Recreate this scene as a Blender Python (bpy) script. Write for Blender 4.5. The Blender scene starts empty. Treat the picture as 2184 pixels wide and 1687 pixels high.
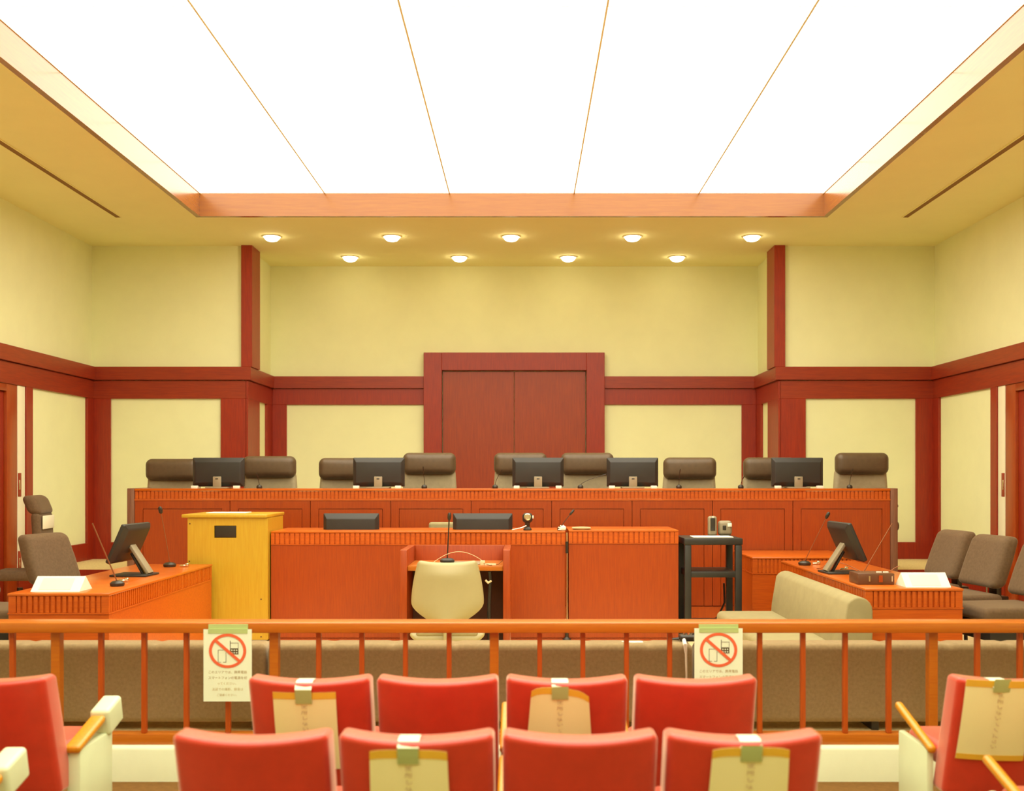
import bpy, bmesh, math, random
from mathutils import Vector, Matrix
random.seed(7)
PI = math.pi
C = bpy.context.scene.collection
scn = bpy.context.scene

# ---------------------------------------------------------------- camera, light, exposure
EYE, CX, F = 1.56, 0.13, 2300.0
cam_d = bpy.data.cameras.new('camera'); cam = bpy.data.objects.new('camera', cam_d); C.objects.link(cam)
cam.location = (CX, 0, EYE); cam.rotation_euler = (PI/2, 0, 0)
cam_d.sensor_width = 36; cam_d.lens = F/2184*36
cam_d.shift_x = -26/2184; cam_d.shift_y = 171.5/2184
cam_d.clip_start = 0.05; cam_d.clip_end = 100
cam_d.dof.use_dof = True; cam_d.dof.focus_distance = 8.6; cam_d.dof.aperture_fstop = 2.2
scn.camera = cam
w = bpy.data.worlds.new('world'); scn.world = w; w.use_nodes = True
w.node_tree.nodes['Background'].inputs[0].default_value = (1.0, .85, .6, 1)
w.node_tree.nodes['Background'].inputs[1].default_value = 0.02
scn.view_settings.view_transform = 'Standard'; scn.view_settings.look = 'None'
scn.view_settings.gamma = 1; scn.view_settings.exposure = 0.0
scn.view_settings.use_curve_mapping = False
PANEL_E = 3.9            # luminous ceiling strength
PANEL_C = (1.0, .965, .77)
DOWN_E = 22.0            # downlights

def X(px, D): return (px-1118)/F*D + CX
def Z(py, D): return EYE - (py-1015)/F*D

# ---------------------------------------------------------------- materials
def srgb(c):
    return tuple(((v/255)/12.92 if v/255 <= .04045 else ((v/255+.055)/1.055)**2.4) for v in c)
def mat(name, col, rough=.5, metal=0, spec=.5, coat=0, var=0.0, scale=8, bump=0.0, bscale=200, stretch=(1,1,1), col2=None, emit=None, es=0, sheen=0):
    m = bpy.data.materials.new(name); m.use_nodes = True
    nt = m.node_tree; b = nt.nodes['Principled BSDF']
    b.inputs['Roughness'].default_value = rough; b.inputs['Metallic'].default_value = metal
    b.inputs['Specular IOR Level'].default_value = spec
    b.inputs['Coat Weight'].default_value = coat; b.inputs['Coat Roughness'].default_value = .25
    b.inputs['Sheen Weight'].default_value = sheen; b.inputs['Sheen Roughness'].default_value = .35; b.inputs['Sheen Tint'].default_value = (1, .85, .65, 1)
    b.inputs['Base Color'].default_value = (*col, 1)
    tc = nt.nodes.new('ShaderNodeTexCoord'); mp = nt.nodes.new('ShaderNodeMapping')
    mp.inputs['Scale'].default_value = stretch
    nt.links.new(tc.outputs['Object'], mp.inputs['Vector'])
    if var or col2:
        n = nt.nodes.new('ShaderNodeTexNoise'); n.inputs['Scale'].default_value = scale
        n.inputs['Detail'].default_value = 5; n.inputs['Roughness'].default_value = .6
        nt.links.new(mp.outputs[0], n.inputs['Vector'])
        r = nt.nodes.new('ShaderNodeValToRGB')
        c2 = col2 if col2 else tuple(v*(1-var) for v in col)
        c1 = col if col2 else tuple(min(1, v*(1+var)) for v in col)
        r.color_ramp.elements[0].position = .32; r.color_ramp.elements[1].position = .68
        r.color_ramp.elements[0].color = (*c2, 1); r.color_ramp.elements[1].color = (*c1, 1)
        nt.links.new(n.outputs['Fac'], r.inputs['Fac']); nt.links.new(r.outputs['Color'], b.inputs['Base Color'])
    if bump:
        n2 = nt.nodes.new('ShaderNodeTexNoise'); n2.inputs['Scale'].default_value = bscale; n2.inputs['Detail'].default_value = 3
        nt.links.new(mp.outputs[0], n2.inputs['Vector'])
        bp = nt.nodes.new('ShaderNodeBump'); bp.inputs['Strength'].default_value = bump; bp.inputs['Distance'].default_value = .002
        nt.links.new(n2.outputs['Fac'], bp.inputs['Height']); nt.links.new(bp.outputs['Normal'], b.inputs['Normal'])
    if emit:
        b.inputs['Emission Color'].default_value = (*emit, 1); b.inputs['Emission Strength'].default_value = es
    return m
def wood(name, c1, c2, rough=.35, scale=14, stretch=(6, 6, .35), coat=.15, spec=.5):
    m = mat(name, c1, rough=rough, coat=coat, col2=c2, scale=scale, stretch=stretch, spec=spec)
    return m
M = {}
M['wall'] = mat('wall_cream', (0.8786, 0.8970, 0.5513), rough=.9, spec=.2, var=.02, scale=3, bump=.15, bscale=120)
M['panelwall'] = mat('panel_fabric', (.88, .86, .56), rough=.9, spec=.2, var=.02, scale=5, bump=.2, bscale=300)
M['ceil'] = mat('ceiling_paint', (0.9300, 0.9021, 0.4854), rough=.9, spec=.2, var=.015, scale=2)
M['wood'] = wood('wood_orange', (0.3981, 0.0564, 0.0020), (0.3119, 0.0384, 0.0020))
M['woodx'] = wood('wood_orange_horizontal', (0.6057, 0.1125, 0.0052), (0.4744, 0.0736, 0.0035), stretch=(.35, 6, 6))
M['wood_dark'] = wood('wood_wainscot', (0.3698, 0.0243, 0.0020), (0.2568, 0.0142, 0.0020), rough=.45)
M['wood_darkx'] = wood('wood_wainscot_horizontal', (0.3513, 0.0310, 0.0020), (0.2440, 0.0181, 0.0020), rough=.45, stretch=(.35, .35, 6))
M['wood_top'] = wood('wood_top', (0.6233, 0.1331, 0.0061), (0.5260, 0.0978, 0.0043), rough=.28, stretch=(.5, .5, 6), coat=.3)
M['wood_rail'] = wood('wood_rail', (0.5338, 0.1556, 0.0062), (0.4692, 0.1167, 0.0044), rough=.35, stretch=(.35, 6, 6), coat=.2)
M['wood_baluster'] = wood('wood_baluster', (0.5152, 0.0915, 0.0048), (0.4121, 0.0640, 0.0034), rough=.4)
M['wood_coffer'] = wood('wood_coffer', (0.3176, 0.1036, 0.0011), (0.2664, 0.0745, 0.0007), rough=.22, stretch=(.3, .3, 6), coat=.4)
M['wood_yellow'] = wood('wood_yellow', (0.5808, 0.3723, 0.0273), (0.5372, 0.3163, 0.0195), rough=.35, coat=.15)
M['carpet'] = mat('carpet_beige', (.80, .64, .33), rough=1, spec=.1, var=.12, scale=40, bump=.4, bscale=400)
M['floor_brown'] = mat('floor_brown', (0.2066, 0.1016, 0.0274), rough=.9, spec=.15, var=.12, scale=30, bump=.3, bscale=300)
M['curb'] = mat('curb_cream', (0.8625, 0.9300, 0.6855), rough=.55, var=.02)
M['red'] = mat('seat_red', (0.5985, 0.0331, 0.0121), rough=.38, spec=.8, var=.08, scale=10, bump=.2, bscale=500, sheen=1.0)
M['cream_metal'] = mat('cream_metal', (0.6973, 0.7934, 0.5108), rough=.4, var=.02)
M['pad'] = wood('arm_pad_wood', (0.6384, 0.2844, 0.0061), (0.5543, 0.2086, 0.0041), rough=.35)
M['grey_fab'] = mat('bench_fabric', (0.3306, 0.2423, 0.1233), rough=.95, spec=.1, var=.12, scale=60, bump=.4, bscale=500, sheen=1.0)
M['chair_fab'] = mat('chair_fabric', (0.1458, 0.0904, 0.0494), rough=.85, spec=.2, var=.12, scale=50, bump=.3, bscale=500, sheen=.3)
M['leather'] = mat('chair_leather', (0.1083, 0.0680, 0.0343), rough=.42, spec=.5, var=.12, scale=20, bump=.2, bscale=150)
M['leather_b'] = mat('chair_leather_back', (0.3830, 0.3143, 0.1896), rough=.6, spec=.4, var=.08, scale=20, bump=.2, bscale=150)
M['black'] = mat('black_plastic', (.028, .022, .016), rough=.35, var=.1)
M['dark'] = mat('dark_plastic', (0.0243, 0.0217, 0.0194), rough=.45, var=.1)
M['greyp'] = mat('grey_plastic', (.30, .25, .16), rough=.45, var=.05)
M['metal'] = mat('chrome', (.75, .66, .5), rough=.22, metal=1, var=.05)
M['copper'] = mat('gooseneck_brown', (.30, .13, .06), rough=.4, metal=.6, var=.05)
M['sofa'] = mat('sofa_beige', (0.3362, 0.2836, 0.1427), rough=.8, spec=.25, var=.06, scale=12, bump=.2, bscale=300)
M['shell'] = mat('chair_shell', (0.4131, 0.3537, 0.1759), rough=.5, var=.03, scale=6)
M['white'] = mat('paper_white', (.90, .86, .74), rough=.8, var=.02)
M['card'] = mat('card_cream', (.88, .82, .60), rough=.8, var=.01)
M['paper'] = mat('notice_paper', (0.8245, 0.9300, 0.7299), rough=.85, var=.02, scale=4)
M['seatpaper'] = mat('seat_paper', (.92, .92, .48), rough=.85, var=.02, scale=4)
M['yellow'] = mat('paper_yellow', (.82, .52, .04), rough=.8, var=.03)
M['tape'] = mat('tape_green', (.46, .60, .24), rough=.5, var=.03)
M['tapew'] = mat('tape_white', (.86, .88, .68), rough=.4, var=.02)
M['signred'] = mat('sign_red', (.80, .14, .05), rough=.7, var=.03)
M['ink'] = mat('ink', (.10, .07, .03), rough=.8, var=.05)
M['ink2'] = mat('ink_faint', (.45, .33, .14), rough=.8, var=.05)
M['brownbox'] = mat('box_brown', (.13, .05, .02), rough=.4, var=.1)
M['light'] = mat('luminous_panel', (.9, .88, .8), rough=.6, var=.01, emit=PANEL_C, es=PANEL_E)
M['down'] = mat('downlight_lamp', (.9, .88, .8), rough=.6, var=.01, emit=(1, .86, .55), es=DOWN_E)
M['tbar'] = mat('ceiling_tbar', (.92, .86, .66), rough=.5, var=.01)
M['wire'] = mat('wire_pale', (.82, .62, .36), rough=.5, var=.02)

# ---------------------------------------------------------------- geometry helpers
def BM(): return bmesh.new()
def box(bm, x0, x1, y0, y1, z0, z1, mtx=None):
    vs = [bm.verts.new((x, y, z)) for x in (x0, x1) for y in (y0, y1) for z in (z0, z1)]
    for f in ((0,1,3,2), (4,6,7,5), (0,4,5,1), (2,3,7,6), (0,2,6,4), (1,5,7,3)):
        bm.faces.new([vs[i] for i in f])
    if mtx: bmesh.ops.transform(bm, matrix=mtx, verts=vs)
    return vs
def bbox(bm, x0, x1, y0, y1, z0, z1, r=.004, seg=2, mtx=None):
    t = bmesh.new(); box(t, x0, x1, y0, y1, z0, z1)
    bmesh.ops.recalc_face_normals(t, faces=t.faces)
    bmesh.ops.bevel(t, geom=t.edges[:], offset=r, segments=seg, profile=.5, affect='EDGES')
    merge(bm, t, mtx)
def merge(bm, t, mtx=None):
    if mtx: bmesh.ops.transform(t, matrix=mtx, verts=t.verts)
    vm = {v: bm.verts.new(v.co) for v in t.verts}
    for f in t.faces:
        try: bm.faces.new([vm[v] for v in f.verts])
        except ValueError: pass
    t.free()
def rbox(bm, cx, cy, cz, sx, sy, sz, r, n=(4, 2, 4), c=3, f=None, mtx=None):
    """rounded, subdivided box; f(Vector local)->Vector deforms it"""
    h = (sx/2, sy/2, sz/2); r = min(r, *h)*.999
    ax = []
    for a in range(3):
        inn = h[a]-r
        cs = [-(inn+r*math.tan(k/c*PI/4)) for k in range(c, 0, -1)]
        cs += [-inn+2*inn*k/n[a] for k in range(n[a]+1)]
        cs += [inn+r*math.tan(k/c*PI/4) for k in range(1, c+1)]
        ax.append(cs)
    vd = {}
    def V(i, j, k):
        key = (i, j, k)
        if key not in vd:
            p = Vector((ax[0][i], ax[1][j], ax[2][k]))
            q = Vector([max(-(h[a]-r), min(h[a]-r, p[a])) for a in range(3)])
            d = p-q
            p = q+d.normalized()*r
            if f: p = f(p)
            p = p+Vector((cx, cy, cz))
            if mtx: p = mtx @ p
            vd[key] = bm.verts.new(p)
        return vd[key]
    L = [len(a)-1 for a in ax]
    for i in range(L[0]):
        for j in range(L[1]):
            bm.faces.new([V(i,j,0), V(i,j+1,0), V(i+1,j+1,0), V(i+1,j,0)])
            bm.faces.new([V(i,j,L[2]), V(i+1,j,L[2]), V(i+1,j+1,L[2]), V(i,j+1,L[2])])
    for i in range(L[0]):
        for k in range(L[2]):
            bm.faces.new([V(i,0,k), V(i+1,0,k), V(i+1,0,k+1), V(i,0,k+1)])
            bm.faces.new([V(i,L[1],k), V(i,L[1],k+1), V(i+1,L[1],k+1), V(i+1,L[1],k)])
    for j in range(L[1]):
        for k in range(L[2]):
            bm.faces.new([V(0,j,k), V(0,j,k+1), V(0,j+1,k+1), V(0,j+1,k)])
            bm.faces.new([V(L[0],j,k), V(L[0],j+1,k), V(L[0],j+1,k+1), V(L[0],j,k+1)])
def tube(bm, pts, r, seg=8, cap=True):
    pts = [Vector(p) for p in pts]; rings = []
    rs = r if isinstance(r, (list, tuple)) else [r]*len(pts)
    up = None
    for i, p in enumerate(pts):
        t = (pts[min(i+1, len(pts)-1)]-pts[max(i-1, 0)]).normalized()
        if up is None:
            up = Vector((0, 0, 1)) if abs(t.z) < .9 else Vector((1, 0, 0))
        a = t.cross(up).normalized(); b = a.cross(t).normalized(); up = b
        rings.append([bm.verts.new(p+(a*math.cos(2*PI*k/seg)+b*math.sin(2*PI*k/seg))*rs[i]) for k in range(seg)])
    for i in range(len(rings)-1):
        for k in range(seg):
            bm.faces.new([rings[i][k], rings[i][(k+1) % seg], rings[i+1][(k+1) % seg], rings[i+1][k]])
    if cap:
        bm.faces.new(rings[0][::-1]); bm.faces.new(rings[-1])
def lathe(bm, prof, cx=0, cy=0, seg=24, mtx=None):
    rings = []
    for (r, z) in prof:
        ring = []
        for k in range(seg):
            p = Vector((cx+r*math.cos(2*PI*k/seg), cy+r*math.sin(2*PI*k/seg), z))
            if mtx: p = mtx @ p
            ring.append(bm.verts.new(p))
        rings.append(ring)
    for i in range(len(rings)-1):
        for k in range(seg):
            bm.faces.new([rings[i][k], rings[i][(k+1) % seg], rings[i+1][(k+1) % seg], rings[i+1][k]])
    bm.faces.new(rings[0][::-1]); bm.faces.new(rings[-1])
def prism(bm, poly, y0, y1, axis='y', mtx=None):
    """poly of 2-D points extruded along an axis"""
    def P(a, b, t):
        v = {'y': Vector((a, t, b)), 'x': Vector((t, a, b)), 'z': Vector((a, b, t))}[axis]
        return mtx @ v if mtx else v
    A = [bm.verts.new(P(a, b, y0)) for a, b in poly]; B = [bm.verts.new(P(a, b, y1)) for a, b in poly]
    bm.faces.new(A); bm.faces.new(B[::-1])
    n = len(poly)
    for i in range(n): bm.faces.new([A[i], B[i], B[(i+1) % n], A[(i+1) % n]])
def arc(cx, cy, r, a0, a1, n=6): return [(cx+r*math.cos(math.radians(a0+(a1-a0)*i/n)), cy+r*math.sin(math.radians(a0+(a1-a0)*i/n))) for i in range(n+1)]

def root_loc(p):
    while p.parent: p = p.parent
    return p.location
def obj(name, bm, m, parent=None, w=True, smooth=35):
    bmesh.ops.recalc_face_normals(bm, faces=bm.faces)
    me = bpy.data.meshes.new(name); bm.to_mesh(me); bm.free()
    if w and parent is not None: me.transform(Matrix.Translation(-root_loc(parent)))
    me.materials.append(M[m] if isinstance(m, str) else m)
    if smooth:
        me.shade_smooth(); me.set_sharp_from_angle(angle=math.radians(smooth))
    o = bpy.data.objects.new(name, me); C.objects.link(o)
    if parent is not None: o.parent = parent
    return o
def recenter(o):
    """a one-mesh thing: put its origin at the middle of its base"""
    me = o.data
    xs = [v.co.x for v in me.vertices]; ys = [v.co.y for v in me.vertices]; zs = [v.co.z for v in me.vertices]
    c = Vector(((min(xs)+max(xs))/2, (min(ys)+max(ys))/2, min(zs)))
    me.transform(Matrix.Translation(-c)); o.location = c
    return o
def tag(o, label=None, cat=None, group=None, kind=None):
    if label: o['label'] = label
    if cat: o['category'] = cat
    if group: o['group'] = group
    if kind: o['kind'] = kind
    return o
def thing(name, label, cat, loc=(0, 0, 0), rotz=0, group=None):
    o = bpy.data.objects.new(name, None); C.objects.link(o); o.empty_display_size = .1
    o.location = loc; o.rotation_euler = (0, 0, rotz)
    return tag(o, label, cat, group)
def struct(name, bm, m, smooth=0): return tag(obj(name, bm, m, smooth=smooth), kind='structure')
def dup(root, loc, rotz=0, label=None, dz=None, group=None):
    r = root.copy(); C.objects.link(r); r.location = loc; r.rotation_euler = (0, 0, rotz)
    if label: r['label'] = label
    if group: r['group'] = group
    for ch in list(root.children):
        c = ch.copy(); C.objects.link(c); c.parent = r
        if dz and c.name.split('.')[0] in dz[0]: c.location.z += dz[1]
        for g in ch.children:
            d = g.copy(); C.objects.link(d); d.parent = c
    return r

# ---------------------------------------------------------------- the room
ZW, ZD = .18, .575                     # floor of the well, floor of the judges' dais
DW, DR = 12.8, 14.03                   # side back walls, recess back wall
ZC = 4.287; ZL = 4.523                 # ceiling, luminous ceiling
XW = 5.0; XR = 3.17; YB = -3.5
bm = BM(); box(bm, -XW-.2, XW+.2, YB-.2, 5.5, -.2, 0)
struct('floor', bm, 'floor_brown')
bm = BM(); bbox(bm, -XW-.1, XW+.1, 5.50, 12.9, -.2, ZW, r=.02, seg=3)
struct('trim_1', bm, 'curb', smooth=30)      # raised cream kerb and slab of the well
bm = BM(); box(bm, -XW, XW, 5.62, 10.36, ZW+.0005, ZW+.012); box(bm, -XW, -3.5, 10.36, 11.29, ZW+.0005, ZW+.012); box(bm, 3.5, XW, 10.36, 11.29, ZW+.0005, ZW+.012)
struct('floor_well', bm, 'carpet')
bm = BM(); box(bm, -3.5, 3.5, 10.36, DW, ZW, ZD); box(bm, -XR, XR, DW, DR, ZW, ZD); box(bm, -XW, -3.5, 11.3, DW, ZW, ZD); box(bm, 3.5, XW, 11.3, DW, ZW, ZD)
struct('floor_dais', bm, 'carpet')
# ceiling with the opening of the luminous coffer
CXH, CY0, CY1 = 3.27, 11.3-11*1.124, 11.3
bm = BM()
e_ = .0505
box(bm, -XW-.2, -CXH-e_, YB-.2, DR+.2, ZC, ZC+.1); box(bm, CXH+e_, XW+.2, YB-.2, DR+.2, ZC, ZC+.1)
box(bm, -CXH-e_, CXH+e_, CY1+e_, DR+.2, ZC, ZC+.1); box(bm, -CXH-e_, CXH+e_, YB-.2, CY0-e_, ZC, ZC+.1)
struct('ceiling', bm, 'ceil')
bm = BM()
box(bm, -CXH-.05, -CXH, CY0-.05, CY1+.05, ZC-.006, ZL+.04); box(bm, CXH, CXH+.05, CY0-.05, CY1+.05, ZC-.006, ZL+.04)
box(bm, -CXH, CXH, CY1, CY1+.05, ZC-.006, ZL+.04); box(bm, -CXH, CXH, CY0-.05, CY0, ZC-.006, ZL+.04)
struct('trim_2', bm, 'wood_coffer')          # polished wooden lining of the coffer
bm = BM()
for i in range(6): box(bm, -CXH+i*1.308-.007, -CXH+i*1.308+.007, CY0, CY1, ZL-.004, ZL+.03)
for j in range(12): box(bm, -CXH, CXH, CY1-j*1.124-.003, CY1-j*1.124+.003, ZL-.001, ZL+.03)
struct('trim_3', bm, 'tbar')                 # grid that carries the luminous panels
rn = ['farthest row, above the wooden beam', 'second row from the back', 'third row from the back', 'fourth row from the back', 'fifth row, cut by the top of the picture']
cn = ['leftmost', 'second from left', 'middle', 'second from right', 'rightmost']
for j in range(11):
    for i in range(5):
        bm = BM(); box(bm, -CXH+i*1.308+.0085, -CXH+(i+1)*1.308-.0085, CY1-(j+1)*1.124+.006, CY1-j*1.124-.006, ZL, ZL+.02)
        o = recenter(obj('ceiling_light_panel', bm, 'light', smooth=0))
        r_ = rn[j] if j < 5 else 'unseen row %s overhead, added for light, behind the fifth row' % ['six', 'seven', 'eight', 'nine', 'ten', 'eleven'][j-5]  # rows past the fifth are out of view, added to light the near seats
        tag(o, 'glowing white ceiling light panel, %s, %s' % (cn[i], r_), 'ceiling light', 'glowing panels of the luminous ceiling')
# air slots
for s, nm in ((-1, 'left'), (1, 'right')):
    bm = BM(); box(bm, s*4.14-.028, s*4.14+.028, 6.0, 11.35, ZC-.008, ZC+.01)
    t = thing('air_slot', 'long narrow brown air slot in the %s side of the ceiling' % nm, 'air vent', (s*4.14, 8.7, ZC-.008), group='air slots in the ceiling')
    obj('slot', bm, mat('slot_brown_'+nm, (.26, .14, .04), rough=.8, var=.05), t)
    bm = BM(); box(bm, s*4.14-.036, s*4.14-.028, 6.0, 11.35, ZC-.010, ZC+.01); box(bm, s*4.14+.028, s*4.14+.036, 6.0, 11.35, ZC-.010, ZC+.01)
    obj('frame', bm, 'ceil', t)
# walls
def wallbox(nm, boxes, m='wall'):
    bm = BM()
    for b in boxes: box(bm, *b)
    return struct(nm, bm, m)
for s, nm in ((-1, 'left'), (1, 'right')):
    x0, x1 = sorted((s*XW, s*(XW+.2)))
    wallbox('wall_'+nm, [(x0, x1, YB-.2, 9.7, 0, ZC+.05), (x0, x1, 10.7, DW+.2, 0, ZC+.05), (x0, x1, 9.7, 10.7, 2.43, ZC+.05), (x0, x1, 9.7, 10.7, 0, ZW)])
x_ = XR
wallbox('wall_back_left', [(-XW, -XR-.15, DW, DW+.15, 0, ZC+.05)])
wallbox('wall_back_right', [(XR+.15, XW, DW, DW+.15, 0, ZC+.05)])
wallbox('wall_recess_left', [(-XR-.15, -XR, DW, DR+.15, 0, ZC+.05)])
wallbox('wall_recess_right', [(XR, XR+.15, DW, DR+.15, 0, ZC+.05)])
wallbox('wall_back', [(-XR, XR, DR, DR+.15, 0, ZC+.05)])
wallbox('wall_rear', [(-XW, XW, YB-.2, YB, 0, ZC+.05)])  # unseen wall behind the camera, added to close the room for bounced light
# wainscots: wooden rails and stiles; the cream fields between them stay open
ZP0, ZP1, ZS, ZT = .775, 2.475, 2.695, 2.85
T = .03
# back side walls
k = 4
def trim(boxes, m='wood_dark'):
    global k
    bm = BM()
    for b in boxes: bbox(bm, *b, r=.003, seg=1)
    struct('trim_%d' % k, bm, m, smooth=30); k += 1
for s in (-1, 1):
    def bx(a, b, y0, y1, z0, z1):
        x0, x1 = sorted((s*a, s*b)); return (x0, x1, y0, y1, z0, z1)
    # stiles and rails on the side part of the back wall
    trim([bx(4.77, XW, DW-T, DW, ZD, ZP1), bx(3.16, 3.465, DW-T, DW, ZD, ZP1), bx(3.465, 4.77, DW-T, DW, ZD, ZP0)])
    trim([bx(3.16, XW, DW-T, DW, ZP1, ZS-.004)], 'wood_darkx')
    trim([bx(3.10, XW, DW-T-.035, DW, ZS, ZT)], 'wood_darkx')
    # corner post up to the ceiling
    trim([bx(3.085, 3.215, DW-.06, DW+.33, ZT, ZC)], 'wood_dark')
    # recess return
    y0, y1 = 13.34, 13.72
    trim([bx(XR-T, XR, DW-T, y0, ZD, ZP1), bx(XR-T, XR, y1, DR, ZD, ZP1), bx(XR-T, XR, y0, y1, ZD, ZP0), bx(XR-T, XR, DW-T, DR, ZP1, ZS-.004)])
    trim([bx(XR-T-.035, XR, DW+.01, DR, ZS, ZT)], 'wood_darkx')
    # back wall of the recess
    trim([bx(2.955, XR-T, DR-T, DR, ZD, ZP1+.01), bx(1.185, 2.955, DR-T, DR, ZD, ZP0), bx(1.17, XR-T, DR-T, DR, ZP1+.01, ZS-.004), ])
    trim([bx(1.17, XR-T-.03, DR-T-.035, DR, ZS, ZT)], 'wood_darkx')
    # side wall
    trim([bx(XW-T, XW, 12.6, DW-T, ZD, ZP1), bx(XW-T, XW, 11.05, 11.2, ZD, ZP1), bx(XW-T, XW, 11.2, 12.6, ZD, ZP0), ])
    trim([bx(XW-T, XW, 6.0, DW-T, ZP1, ZS-.004), bx(XW-T, XW, 6.0, 9.62, ZW, ZP1), bx(XW-T, XW, 10.90, 11.27, ZW+.012, ZD-.03)], 'wood_darkx')
    trim([bx(XW-T-.035, XW, 6.0, DW-T-.03, ZS, ZT)], 'wood_darkx')
# dark risers of the dais
for s in (-1, 1):
    a, b = sorted((s*3.48, s*(XW-.04)))
    trim([(a, b, 11.275, 11.298, ZW+.012, ZD+.004)], 'wood_dark')
# central wooden panel behind the judges
bm = BM()
zo, zi = 3.155, 2.925
for b in ((-1.17, -.935, 13.93, DR, ZD, zo), (.935, 1.17, 13.93, DR, ZD, zo), (-.935, .935, 13.93, DR, zi, zo)): bbox(bm, *b, r=.004, seg=1)
struct('trim_%d' % k, bm, M['wood_dark']); k += 1
bm = BM()
bbox(bm, -.925, -.003, 13.985, DR, ZD, zi-.01, r=.003, seg=1); bbox(bm, .003, .925, 13.985, DR, ZD, zi-.01, r=.003, seg=1)
M['wood_mid'] = wood('wood_middle_panel', (0.3602, 0.0445, 0.0020), (0.2537, 0.0258, 0.0020), rough=.45, stretch=(5, 5, .25))
struct('trim_%d' % k, bm, 'wood_mid'); k += 1
# doors in the side walls
for i, s in ((1, -1), (2, 1)):
    def bx(a, b, y0, y1, z0, z1):
        x0, x1 = sorted((s*a, s*b)); return (x0, x1, y0, y1, z0, z1)
    t = bpy.data.objects.new('door_%d' % i, None); C.objects.link(t); t.location = (s*XW, 10.3, ZD); t['kind'] = 'structure'
    bm = BM(); bbox(bm, *bx(XW+.012, XW+.05, 9.745, 10.655, ZW+.015, 2.395)); obj('leaf', bm, 'wood_dark', t)
    bm = BM()
    for b in (bx(XW-.016, XW+.055, 10.66, 10.88, ZW+.012, ZP1), bx(XW-.031, XW+.055, 9.625, 9.74, ZW+.012, ZP1), bx(XW-.016, XW+.055, 9.74, 10.66, 2.40, ZP1)): bbox(bm, *b)
    obj('frame', bm, M['wood'], t)
    bm = BM(); bbox(bm, *bx(XW-.018, XW+.0, 10.885, 11.045, ZD, ZP1)); obj('pocket_strip', bm, 'card', t)
    bm = BM()
    for zc in ((1.47,) if s > 0 else (1.47, .68)):
        bbox(bm, *bx(XW-.024, XW-.016, 10.888, 10.955, zc-.12, zc+.12)); 
    obj('latch_plate', bm, 'wood_dark', t)
    bm = BM()
    for zc in ((1.47,) if s > 0 else (1.47, .68)):
        bbox(bm, *bx(XW-.028, XW-.022, 10.90, 10.925, zc-.05, zc+.05))
    obj('latch_bolt', bm, 'metal', t)
    bm = BM(); bbox(bm, *bx(XW-.03, XW+.01, 9.80, 9.84, 1.15, 1.30)); obj('door_handle', bm, 'metal', t)

# downlights
cap5 = ['leftmost of the front five', 'second from left of the front five', 'middle one of the front five', 'fourth from left of the front five', 'rightmost of the front five']
cap4 = ['leftmost of the rear four', 'second from left of the rear four', 'third from left of the rear four', 'rightmost of the rear four']
proto = None
spots = [(X(p, 12.27), 12.27, c) for p, c in zip((580, 836, 1090, 1349, 1604), cap5)] + [(X(p, 13.43), 13.43, c) for p, c in zip((747, 980, 1212, 1444), cap4)]
for (x, y, c) in spots:
    lab = 'small round ceiling downlight, %s' % c
    if proto is None:
        proto = thing('downlight', lab, 'ceiling light', (x, y, ZC-.012), group='round downlights over the judges bench')
        bm = BM(); lathe(bm, [(.03, -.046), (.062, -.036), (.080, -.018), (.087, -.002), (.088, .008)]); obj('lamp', bm, 'down', proto, w=False)
        bm = BM(); seg = 32
        prof = [(.088, .011), (.088, .003), (.098, .0), (.108, .004), (.108, .011)]
        rings = [[bm.verts.new((r*math.cos(2*PI*q/seg), r*math.sin(2*PI*q/seg), z)) for q in range(seg)] for r, z in prof]
        for a in range(5):
            for q in range(seg): bm.faces.new([rings[a][q], rings[a][(q+1) % seg], rings[(a+1) % 5][(q+1) % seg], rings[(a+1) % 5][q]])
        obj('trim_ring', bm, 'tbar', proto, w=False)
    else: dup(proto, (x, y, ZC-.012), 0, lab)

# ---------------------------------------------------------------- fluted apron helper
def flutes_x(bm, x0, x1, yf, z0, z1, pitch=.04, gap=.013, d=.012):
    """ribs along x whose front face is at yf (facing -y)"""
    n = max(1, int((x1-x0)/pitch)); p = (x1-x0)/n
    for i in range(n):
        box(bm, x0+i*p+gap/2, x0+(i+1)*p-gap/2, yf, yf+d, z0, z1)
    box(bm, x0, x1, yf+d*.999, yf+d+.012, z0, z1)
def flutes_y(bm, y0, y1, xf, s, z0, z1, pitch=.04, gap=.013, d=.012):
    n = max(1, int((y1-y0)/pitch)); p = (y1-y0)/n
    for i in range(n):
        a, b = sorted((xf, xf-s*d)); box(bm, a, b, y0+i*p+gap/2, y0+(i+1)*p-gap/2, z0, z1)
    a, b = sorted((xf-s*d*.999, xf-s*(d+.012))); box(bm, a, b, y0, y1, z0, z1)

# ---------------------------------------------------------------- judges' bench
D = 10.3
bx0, bx1 = X(287, D), X(1899, D); zt = 1.438
t = thing('judges_bench', 'long orange wood judges bench with fluted top edge and nine framed front panels', 'bench', (0, D+.3, ZW+.012))
bm = BM(); bbox(bm, bx0, bx1, D-.006, D+.47, zt-.022, zt, r=.004); obj('worktop', bm, 'wood_top', t)
zf0 = Z(1064, D)
bm = BM(); flutes_x(bm, bx0, bx1, D, zf0, zt-.024, pitch=.038); box(bm, bx0, bx1, D-.004, D+.02, zf0-.016, zf0-.001); obj('fluted_apron', bm, 'woodx', t)
bm = BM(); box(bm, bx0+.002, bx1-.002, D+.022, D+.06, ZW+.012, zf0-.017)
obj('carcass', bm, 'wood', t)
pitch = 171.5/F*D; xs0 = X(1005, D)-4*pitch
edges = [bx0]+[xs0+i*pitch for i in range(0, 10)]
edges[-1] = bx1
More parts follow.
